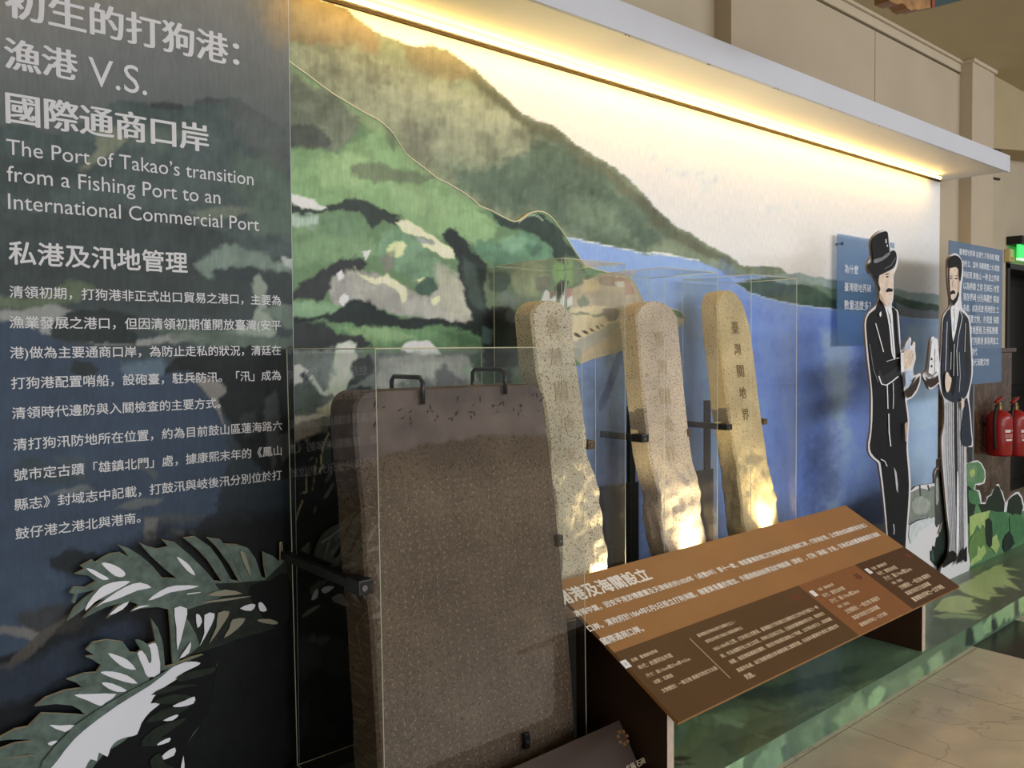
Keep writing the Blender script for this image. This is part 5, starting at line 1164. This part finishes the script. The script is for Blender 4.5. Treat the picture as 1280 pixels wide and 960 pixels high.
M2 = [(1192.5,316.6),(1187,319.8),(1184.2,326),(1183.8,340),(1185,358),(1187,372),(1187.8,380),(1186,385),(1180.6,391.5),(1178,400),(1176.8,425),(1175,452),(1174.2,450),(1173.4,440),(1172.2,424.5),(1169.4,423),(1166.6,420.5),(1164,422),(1162,430),(1160.4,444),(1158.2,461),(1155.5,465),(1153.2,467.8),(1154,472),(1157.2,478),(1160,484.6),(1163.2,487),(1169,483.5),(1173.6,479.6),(1175.2,487),(1178,494.5),(1180,500),(1180.6,520),(1179.4,535),(1177.2,546),(1177,560),(1179,588),(1181.8,622),(1184.6,650),(1187,668),(1187,684),(1185,696),(1181,704),(1176.5,710),(1176.5,731.5),(1211.3,715),(1210.3,690),(1209.2,640),(1208.4,600),(1208,561),(1209.4,558.6),(1215.4,558.8),(1216.2,553),(1215,540),(1213.4,516),(1211.2,497),(1213.6,481),(1216,468),(1216,455),(1215,436),(1213.5,408),(1212,398.5),(1208.6,391.8),(1203.4,386.6),(1202,378),(1201.4,369),(1202.4,355),(1204,344),(1203.8,332),(1201.2,323),(1197.4,318)]
man2 = empty('cutout_figure', tuple(at(1195, 720, y=YM)), 'life-size cut-out board of a bearded bareheaded man in dark jacket and striped trousers', 'cutout figure', 'cut-out board men')
board('figure_board', M2, YM, .009, BORDER, TAN_EDGE, man2, 2)
fig_layers(man2, [
 ('trousers', [([(1181.6,498),(1194,500),(1208,496),(1207.4,520),(1207.6,560),(1208.2,610),(1207.6,655),(1205,688),(1197,694),(1188.6,692),(1188.6,672),(1186.4,648),(1183.4,618),(1180.8,586),(1179,560),(1180.6,530)], 0)]
   + [(stroke_poly([(1183+i*2.6, 500+abs(i-4)), (1182.4+i*2.8, 560), (1186.2+i*2.2, 630), (1189.4+i*1.9, 690)], .8), 1, 1) for i in range(9)] + [([(1193.4,500),(1196,500),(1197,560),(1197.6,620),(1196,660),(1195,610),(1193.6,560)], 2), ([(1196.6,590),(1198.4,600),(1199,650),(1198,690),(1195.6,694),(1195.8,650)], 3)], [LGREY, MGREY, BLACK2, WHITE]),
 ('jacket', [([(1188.6,386),(1182.6,393.5),(1180,402),(1178.8,425),(1177.2,450),(1176.8,470),(1178.6,488),(1182,497),(1190,502),(1195,503),(1201,501),(1208,495),(1212,482),(1214.2,468),(1214.2,452),(1213,430),(1211.6,405),(1209,396),(1202,389.5),(1199.4,388),(1197.4,402),(1191.5,427.5),(1189.6,408)], 0), ([(1206,505),(1209,497),(1212,516),(1213.8,540),(1214.6,556.5),(1203.4,556.5),(1201.4,540),(1204,522)], 0), ([(1188,408),(1191.5,428),(1196,440),(1195,480),(1190,496),(1188,470),(1186,430)], 1), ([(1206,398),(1211,404),(1213,440),(1209,470),(1207,430)], 2)], [NAVY, BLACK, BLACK2]),
 ('shirt', [([(1188.4,386.5),(1191.4,381),(1196.6,376),(1199,378),(1199.6,384),(1197,401),(1191.6,427),(1189.6,408)], 0), (stroke_poly([(1192.4,386),(1193.2,398),(1192,414)], .7), 1, 1)], [WHITE, MGREY]),
 ('jacket_lines', [(stroke_poly(p, w_), 0, 1) for p, w_ in [([(1184,402),(1183,430),(1182,464)], .9), ([(1189,440),(1188.4,462)], .8), ([(1200,388),(1203,396),(1200.6,408),(1198,420),(1196,438),(1197,470)], .9), ([(1207,404),(1206,440)], .7), ([(1199,440),(1200.4,470),(1199,490)], .6)]] + [(stroke_poly([(1193,430),(1192,470)], .8), 0, 1)], [LGREY]),
 ('face', [([(1187.4,334),(1193,332.6),(1198,333.5),(1200,340),(1200.2,352),(1199.2,366),(1196,375),(1192,381),(1189,373),(1187.6,360),(1187,345)], 0), ([(1196.6,340),(1200,340),(1200,355),(1198.6,366),(1196,372),(1197.4,356)], 1), ([(1187.8,347.6),(1190.4,347),(1190.6,348.4),(1188,349)], 2, 1), ([(1193.6,347.6),(1196.8,347.2),(1197,348.8),(1193.8,349.2)], 2, 1), (stroke_poly([(1187.6,345.4),(1190.6,344.8)], .7), 2, 1), (stroke_poly([(1193,345),(1197.4,344.6)], .7), 2, 1), (stroke_poly([(1191.4,350),(1190.6,358),(1192.4,359)], .5), 1, 1), ([(1188.4,365.4),(1190.4,363),(1192.2,362.6),(1194.2,365),(1194,367.6),(1191.6,367),(1189.2,368.4)], 2, 1), ([(1189.2,374),(1191.6,375.6),(1195.6,371.4),(1198.2,364),(1199.2,368),(1196.6,376),(1192.4,382.4),(1190.4,379)], 2, 1)], [SKIN, SKIN2, BLACK]),
 ('hair', [([(1186.8,334),(1186.4,327),(1188.6,321.6),(1193,319),(1198,320.6),(1201.6,325.4),(1202.6,334),(1201.6,346),(1200.2,352),(1199,344),(1198.8,337),(1195.6,333.6),(1190,334.8)], 0)], [BLACK]),
 ('hand', [([(1182.4,466),(1185,465.6),(1187,470),(1189.4,473),(1188.8,480),(1187,487),(1184,490.6),(1181.6,484),(1181.4,474)], 0), (stroke_poly([(1185.6,474),(1189,475)], .5), 1, 1), (stroke_poly([(1185.4,478),(1188.8,479)], .5), 1, 1), (stroke_poly([(1185,482),(1188,483)], .5), 1, 1)], [SKIN, SKIN2]),
 ('hand', [([(1202,496.6),(1205,500),(1205.6,507),(1203.4,513),(1201.8,508)], 0, 1)], [SKIN]),
 ('shoes', [([(1186.6,690),(1191,688),(1196,692),(1195.4,700),(1190,703),(1184.6,706.5),(1179.4,710),(1177.6,708),(1181.4,702),(1184.6,697)], 0, 1), ([(1196.6,700),(1200,694),(1204,688),(1208.6,682),(1209,701),(1206.4,703),(1204,699.6),(1199,703),(1195,706)], 0, 1)], [BLACK]),
 ('model_ship', [([(1156.6,470),(1160,473.4),(1166,474),(1172.5,468.5),(1174,477.5),(1168,482.6),(1163.4,485),(1160.6,482)], 0, 1), ([(1160.6,466),(1162.8,446),(1164.4,430),(1166.6,422.6),(1170.6,424.8),(1172.6,440),(1173.4,466),(1168,470)], 1, 1), ([(1163.4,447.6),(1165.4,447),(1165.6,450),(1163.6,450.4)], 2, 1), ([(1163.4,456.6),(1165.4,456),(1165.6,459),(1163.6,459.4)], 2, 1), (stroke_poly([(1168.6,436),(1168.4,466)], .5), 3, 1), (stroke_poly([(1164,471),(1171,465)], 1.4), 3, 1)], [DBRN, WHITE, BLACK2, MGREY]),
], YM)
# the road-and-wall board between the men, a little behind them
YW = YM+.03
road = empty('scenery_cutout', tuple(at(1155, 735, y=YW)), 'cut-out scenery board of grey stone wall and white road, between the cut-out men', 'scenery board')
RB = [(1128,616),(1139,613.5),(1145,608),(1150,606.5),(1158,605.5),(1166,604.5),(1168.4,604),(1168.2,592),(1170,586.5),(1172.6,584.5),(1172.8,575),(1175,573),(1178,575),(1183,590),(1186,640),(1186,727),(1126,755)]
board('scenery_board', RB, YW, .012, BORDER, TAN_EDGE, road, 1)
print_on('printed_scene', [([(1126,616),(1140,615),(1150,610),(1160,612),(1168,608),(1169,646),(1158,646),(1146,650),(1137,655),(1126,660)], 0), ([(1140,628),(1152,620),(1164,630),(1158,642),(1144,642)], 1), ([(1169,593),(1174,588),(1178,600),(1182,640),(1181,653),(1174,655.5),(1169,655.5)], 2), ([(1170,600),(1173,598),(1173.5,626),(1170,630)], 1), (stroke_poly([(1150,606),(1150.6,620)], 1.4), 2, 1), (stroke_poly([(1160,606),(1162,614)], 1.2), 2, 1), (stroke_poly([(1137,656),(1146,650.5),(1160,647)], 1.6), 2, 1), ([(1137,657),(1150,652),(1164,648),(1166,654),(1150,664),(1138,680)], 3),
  ([(1163.4,700),(1163,688),(1165.4,690),(1166,682),(1169,684),(1171,672),(1174,670),(1174.4,660),(1178.6,655),(1184,648),(1185.5,690),(1180,702),(1176,712),(1168,706)], 4, 1), ([(1164,692),(1166,686),(1168,700),(1165,702)], 5, 1), ([(1172,668),(1176,655),(1178,652),(1176,664)], 6, 1)], YW-.0005, road, [ink('ink_wall_grey', (132, 140, 130)), ink('ink_wall_light', (160, 166, 158)), ink('ink_post_grey', (78, 80, 78)), ink('ink_road_wash', (206, 214, 214)), ink('ink_dark_leaf', (40, 52, 44)), ink('ink_blue_leaf', (72, 96, 92)), ink('ink_tan_stroke', (150, 140, 128))])
# the bush board beyond the men
YBu = YM+.020
bush = empty('scenery_cutout', tuple(at(1250, 697, y=YBu)), 'cut-out scenery board of green bushes and tall grass, beyond the cut-out men', 'scenery board')
BO = [(1205,578),(1211,579),(1217,576),(1222,575.4),(1227,579),(1231.6,588),(1232,598),(1230.6,604),(1224,606.5),(1219.5,606),(1219,612),(1224.4,613),(1226.4,620),(1227,628.6),(1232.4,627.6),(1234,621),(1239,618),(1241.6,611),(1244,612),(1245.6,605.4),(1248.6,605),(1250.4,611),(1253.4,615),(1257,628.6),(1260.6,623.4),(1264,619.6),(1269,615.4),(1273.4,614.6),(1277.6,621),(1280,630),(1288,622),(1298,632),(1306,626),(1312,640),(1312,672),(1280,684),(1245,698.5),(1205,716)]
board('scenery_board', BO, YBu, .012, BORDER, TAN_EDGE, bush, 1)
print_on('printed_bushes', [([(1205,580),(1217,578),(1222,577),(1226,580),(1230.4,588),(1231,597),(1229,603),(1219,605),(1217.6,612),(1223,614.6),(1226,630),(1233,630),(1240,634),(1250,640),(1262,640),(1275,640),(1290,636),(1311,650),(1311,671),(1280,682.6),(1245,697),(1205,714)], 0, 1),
  ([(1210,582),(1219,582),(1222,590),(1217,600),(1211,602),(1208,592)], 1), ([(1212,590),(1217,586),(1219,592),(1215,597)], 2), ([(1206,608),(1216,612),(1221,617),(1218,640),(1212,654),(1206,650)], 3), ([(1211,613),(1219,614),(1224,622),(1222,630),(1212,628)], 4), ([(1223,630),(1233,630),(1240,632),(1238,638),(1228,642)], 3, 1), 
  ([(1232,631),(1236,621),(1240,619),(1242,613),(1246,607),(1249,608),(1252,616),(1256,629),(1255,640),(1246,640),(1236,637)], 3, 1), ([(1259,640),(1261,625),(1266,620),(1272,617),(1276,622),(1279,634),(1276,645),(1266,643)], 3, 1), ([(1282,636),(1290,626),(1298,636),(1306,632),(1310,646),(1290,650)], 3, 1),
  ([(1212,646),(1220,642),(1230,640),(1237,638),(1236,652),(1232,662),(1228,655),(1225,662),(1221,656),(1217,666),(1212,672)], 2, 1), ([(1236,642),(1248,640),(1258,642),(1260,660),(1254,672),(1246,676),(1238,668)], 4), ([(1212,676),(1220,664),(1228,660),(1236,664),(1240,684),(1232,692),(1224,695),(1212,700)], 5), ([(1221,694),(1223,682),(1226,686),(1230,681),(1233,690),(1226,700),(1213,708),(1214,700)], 2, 1), ([(1240,672),(1246,668),(1250,682),(1245,692),(1239,684)], 2, 1), ([(1262,646),(1276,644),(1282,660),(1276,676),(1266,678)], 4), ([(1232,650),(1240,652),(1240,682),(1233,680)], 3), ([(1254,676),(1262,664),(1268,680),(1256,690)], 3)], YBu-.0005, bush,
  [ink('ink_bush_green', (96, 136, 96)), ink('ink_bush_mid', (112, 142, 108)), ink('ink_grass_light', (164, 188, 116)), ink('ink_bush_dark', (44, 56, 46)), ink('ink_bush_teal', (78, 124, 84)), ink('ink_grass_mid', (104, 136, 80))])

# ------------------------------------------------------------------ blue acrylic panels
def acrylic(name, tint, alpha):
    m = bpy.data.materials.new(name); m.use_nodes = True
    nt = m.node_tree; N = nt.nodes; K = nt.links; b = N['Principled BSDF']; out = N['Material Output']
    b.inputs['Base Color'].default_value = rgba(tint); b.inputs['Roughness'].default_value = .12; b.inputs['Specular IOR Level'].default_value = .5
    tr = N.new('ShaderNodeBsdfTransparent'); tr.inputs['Color'].default_value = (.86, .92, .98, 1)
    mx = N.new('ShaderNodeMixShader'); mx.inputs['Fac'].default_value = alpha
    K.new(tr.outputs['BSDF'], mx.inputs[1]); K.new(b.outputs['BSDF'], mx.inputs[2]); K.new(mx.outputs['Shader'], out.inputs['Surface'])
    return m
INKW = mat('white_vinyl', (226, 230, 238), rough=.5)
def acrylic_panel(x0, x1, z0, z1, y, label, m, lines, lx0, lx1, lz, size=None):
    c = empty('acrylic_panel', ((x0+x1)/2, y, z0), label, 'acrylic panel', 'blue acrylic text panels')
    mb = MB(); mb.box((x0, y, z0), (x1, y+.004, z1)); mb.build('sheet', m, c)
    for k, (body, f0, f1) in enumerate(lines):
        mb = MB(); a, b = lx0+(lx1-lx0)*f0, lx0+(lx1-lx0)*f1
        letter(mb, body, (a, y-.0008, lz[0]+(lz[1]-lz[0])*k/(len(lines)-1)), (1, 0, 0), (0, 0, 1), b-a, 1.0, .012, height=size); mb.build('vinyl_line', INKW, c)
    for xx in (x0+.05, x1-.05):
        if x1 > MX1: break
        mb = MB(); mb.tube([(xx, y+.004, z1-.05), (xx, -.001, z1-.05)], .006, 8)
        mb.tube([(xx, y-.004, z1-.05), (xx, y+.0, z1-.05)], .009, 10); mb.build('standoff', STEEL, c)
    return c
ya = -.035
pa, pb, pc = at(1047, 293, y=ya), at(1050, 431, y=ya), at(1118, 303, y=ya)
l1, l2 = at(1055.5, 336, y=ya), at(1055.5, 381, y=ya)
acrylic_panel(pa[0], pc[0], pb[2], .5*(pa[2]+pc[2]), ya, 'blue acrylic panel with three lines of text behind the top-hatted cut-out man', acrylic('blue_acrylic', (118, 154, 196), .42),
  [('為什麼', 0, .50), ('臺灣關地界碑', 0, 1.0), ('數量這麼多？', 0, 1.0)], l1[0], at(1088.5, 380, y=ya)[0], (l1[2], l2[2]))
ya = -.36
pa, pb = at(1186.5, 300, y=ya), at(1254, 477, y=ya); pr_ = at(1251, 312, y=ya)
l1, l2, lr = at(1199, 315, y=ya), at(1216, 453, y=ya), at(1249, 320, y=ya)
p2 = acrylic_panel(pa[0], .5*(pr_[0]+pb[0]), pb[2], pa[2], ya, 'blue acrylic panel with many lines of small text behind the bearded cut-out man', acrylic('slate_blue_acrylic', (104, 132, 164), .62),
  [('臺灣關地界碑 為清代 打狗海關 購置', 0, 1), ('土地所立，當時 海關購置土地 範圍', 0, 1), ('哨船頭 旗後山 一帶 設立界碑', .1, 1), ('以為辨識 之用 花崗石 材質', .1, 1), ('現存界碑 分別典藏於 高雄', .1, 1), ('各處，成為見證 開港歷史 之', .1, 1), ('重要文物，亦見證 海關', .2, 1), ('發展歷程 及港區變遷', .25, .98), ('打狗開港 貿易興盛之', .3, 1), ('時代', .3, .45), ('清代海關文物', .3, .75)], l1[0], lr[0], (at(1249, 323, y=ya)[2], at(1222, 453, y=ya)[2]), None)
zb_ = pb[2]
mb = MB(); xm = pa[0]+.5*(pr_[0]-pa[0]); mb.box((xm-.012, ya+.006, HP), (xm+.012, ya+.030, zb_+.5)); mb.build('support_post', mat('grey_post', (104, 108, 112), rough=.4), p2)

# ================================================================== SMALL THINGS AROUND THE DOORWAY
RED = mat('extinguisher_red', (150, 26, 22), rough=.3, spec=.5)
def extinguisher(px, y, label):
    p0 = at(px, 569, y=y); c = empty('fire_extinguisher', tuple(p0), label, 'fire extinguisher', 'red fire extinguishers')
    zt_ = at(px, 512, y=y)[2]; h = zt_-p0[2]; r = .078
    mb = MB(); mb.lathe(p0, [(0, r*.9), (.012, r), (h*.80, r), (h*.90, r*.86), (h*.97, r*.5), (h, r*.28)], 28); mb.build('cylinder', RED, c, smooth=True)
    mb = MB(); mb.lathe(p0+np.array([0, 0, h]), [(0, .022), (.03, .022), (.034, .016), (.05, .016)], 14); mb.build('valve', mat('brass_valve', (130, 110, 70), rough=.35, metal=.8), c)
    mb = MB(); mb.obox(p0+np.array([-.075, -.012, h+.045]), (.12, 0, .03), (0, .024, 0), (0, 0, .014)); mb.obox(p0+np.array([-.065, -.010, h+.022]), (.085, 0, .006), (0, .020, 0), (0, 0, .010)); mb.build('handle', RED, c, bevel=.003)
    mb = MB(); mb.tube(smooth_pts([p0+np.array([-.02, 0, h+.03]), p0+np.array([-.08, -.01, h+.02]), p0+np.array([-.115, -.01, h*.75]), p0+np.array([-.105, -.01, h*.35]), p0+np.array([-.095, -.01, h*.15])], 4, False), .010, 8); mb.build('hose', mat('black_rubber', (24, 24, 24), rough=.6), c, smooth=True)
    mb = MB(); n = 10
    vs = []
    for zz in (h*.30, h*.66):
        for k in range(n+1):
            a = math.radians(-150+100*k/n); vs.append((p0[0]+(r+.0012)*math.cos(a), p0[1]+(r+.0012)*math.sin(a), p0[2]+zz))
    mb.add(vs, [(k, k+1, n+2+k, n+1+k) for k in range(n)]); lab = mb.build('label', mat('label_red', (150, 36, 32), rough=.4), c)
    mb = MB()
    for f0, f1, za, zb2 in [(.15, .45, .52, .58), (.5, .9, .545, .56), (.15, .9, .46, .47), (.15, .9, .42, .43), (.2, .55, .34, .38), (.6, .9, .35, .36)]:
        vs = []
        for zz in (h*za, h*zb2):
            for k in range(5):
                a = math.radians(-150+100*(f0+(f1-f0)*k/4)); vs.append((p0[0]+(r+.0024)*math.cos(a), p0[1]+(r+.0024)*math.sin(a), p0[2]+zz))
        mb.add(vs, [(k, k+1, 6+k, 5+k) for k in range(4)])
    mb.build('label_print', mat('label_white', (222, 214, 206), rough=.5), lab)
    mb = MB(); mb.box((p0[0]-.03, y+.05, p0[2]+h*.62), (p0[0]+.03, -.1055, p0[2]+h*.70)); mb.build('wall_bracket', STEEL, c)
extinguisher(1248.5, -.20, 'red fire extinguisher hung on the brown marble dado, the one nearer the cut-out men')
extinguisher(1268.5, -.19, 'red fire extinguisher hung beside the dark doorway, farther from the cut-out men')
p = at(1258.5, 311, y=YD-.02); q = at(1264.5, 328, y=YD-.02)
t = empty('intercom_box', (.5*(p[0]+q[0]), YD-.02, q[2]), 'small cream wall box above the corner of the dark doorway', 'wall box')
mb = MB(); mb.box((p[0], YD-.045, q[2]), (q[0], YD-.0005, p[2])); mb.build('housing', mat('cream_plastic', (206, 188, 130), rough=.4), t, bevel=.006)
mb = MB(); mb.box((p[0]+.03, YD-.052, q[2]+.015), (q[0]-.03, YD-.044, q[2]+.04)); mb.build('button', mat('amber_button', (190, 150, 80), rough=.4), t, bevel=.002)
ye = YD-.09; p = at(1272.5, 303, y=ye); zt_, zb_ = at(1273, 305, y=ye)[2], at(1275, 323, y=ye)[2]
t = empty('exit_sign', (p[0]+.2, ye, zb_), 'green lit exit sign above the dark doorway', 'exit sign')
mb = MB(); mb.box((p[0], ye-.03, zt_), (p[0]+.50, YD-.0005, zt_+.07)); mb.build('housing', mat('black_housing', (24, 24, 24), rough=.4), t, bevel=.004)
mb = MB(); mb.box((p[0]+.03, ye, zb_), (p[0]+.47, ye+.02, zt_)); mb.build('lit_panel', mat('green_panel', (60, 190, 90), emit=(70, 214, 110), emit_s=1.1), t)
mb = MB(); mb.box((p[0]+.03, ye-.003, zb_-.014), (p[0]+.47, ye+.022, zb_+.004)); mb.build('lit_border', mat('white_panel', (220, 255, 220), emit=(220, 255, 220), emit_s=.7), t)
for py_, lab in [(188, 'short dark bracket on the pilaster edge, above the canopy end'), (224, 'short dark bracket on the pilaster edge, just under the canopy end')]:
    a = at(1242, py_, y=-.03); mb = MB(); mb.tube([(6.42, -.03, a[2]), (6.62, -.03, a[2]+.012)], .010, 8); mb.tube([(6.44, -.03, a[2]-.03), (6.44, -.03, a[2]+.03)], .012, 8)
    tag(mb.build('wall_bracket', mat('dark_iron', (40, 34, 30), rough=.5), None), lab, 'bracket', 'brackets on the pilaster edge')
# the lower edge of a carved plaque hanging from the ceiling
yq = -1.0
t = empty('hanging_plaque', tuple(at(1150, 5, y=yq)), 'carved golden brown and teal wooden plaque hanging from the ceiling', 'hanging plaque')
out = [(1108,-34),(1112,1),(1117,3.5),(1122,5),(1128,4),(1132,7),(1134,10),(1139,13),(1144,11.5),(1149,12.6),(1154,11),(1160,10),(1166,8.6),(1167,-34)]
board('carved_end', out, yq, .05, mat('carved_gold_wood', (150, 108, 58), rough=.5, noise_amt=.4, noise_scale=25), mat('carved_gold_side', (120, 84, 44), rough=.5), t, 1)
board('teal_field', [(1168.5,-34),(1168.5,8.6),(1184,5),(1204,-.5),(1240,-10),(1240,-34)], yq+.006, .035, mat('teal_lacquer', (28, 62, 66), rough=.4), mat('teal_side', (24, 46, 48), rough=.4), t, 1)
board('red_fillet', [(1165,-34),(1165,9),(1168.7,8.4),(1168.7,-34)], yq-.004, .05, mat('red_lacquer', (140, 56, 34), rough=.4), mat('red_side', (110, 44, 30), rough=.4), t, 1)
for px_ in (1120, 1210):
    a = at(px_, -30, y=yq+.02); mb = MB(); mb.tube([tuple(a), (a[0], a[1], CZ-.001)], .006, 6); mb.build('hanging_rod', STEEL, t)
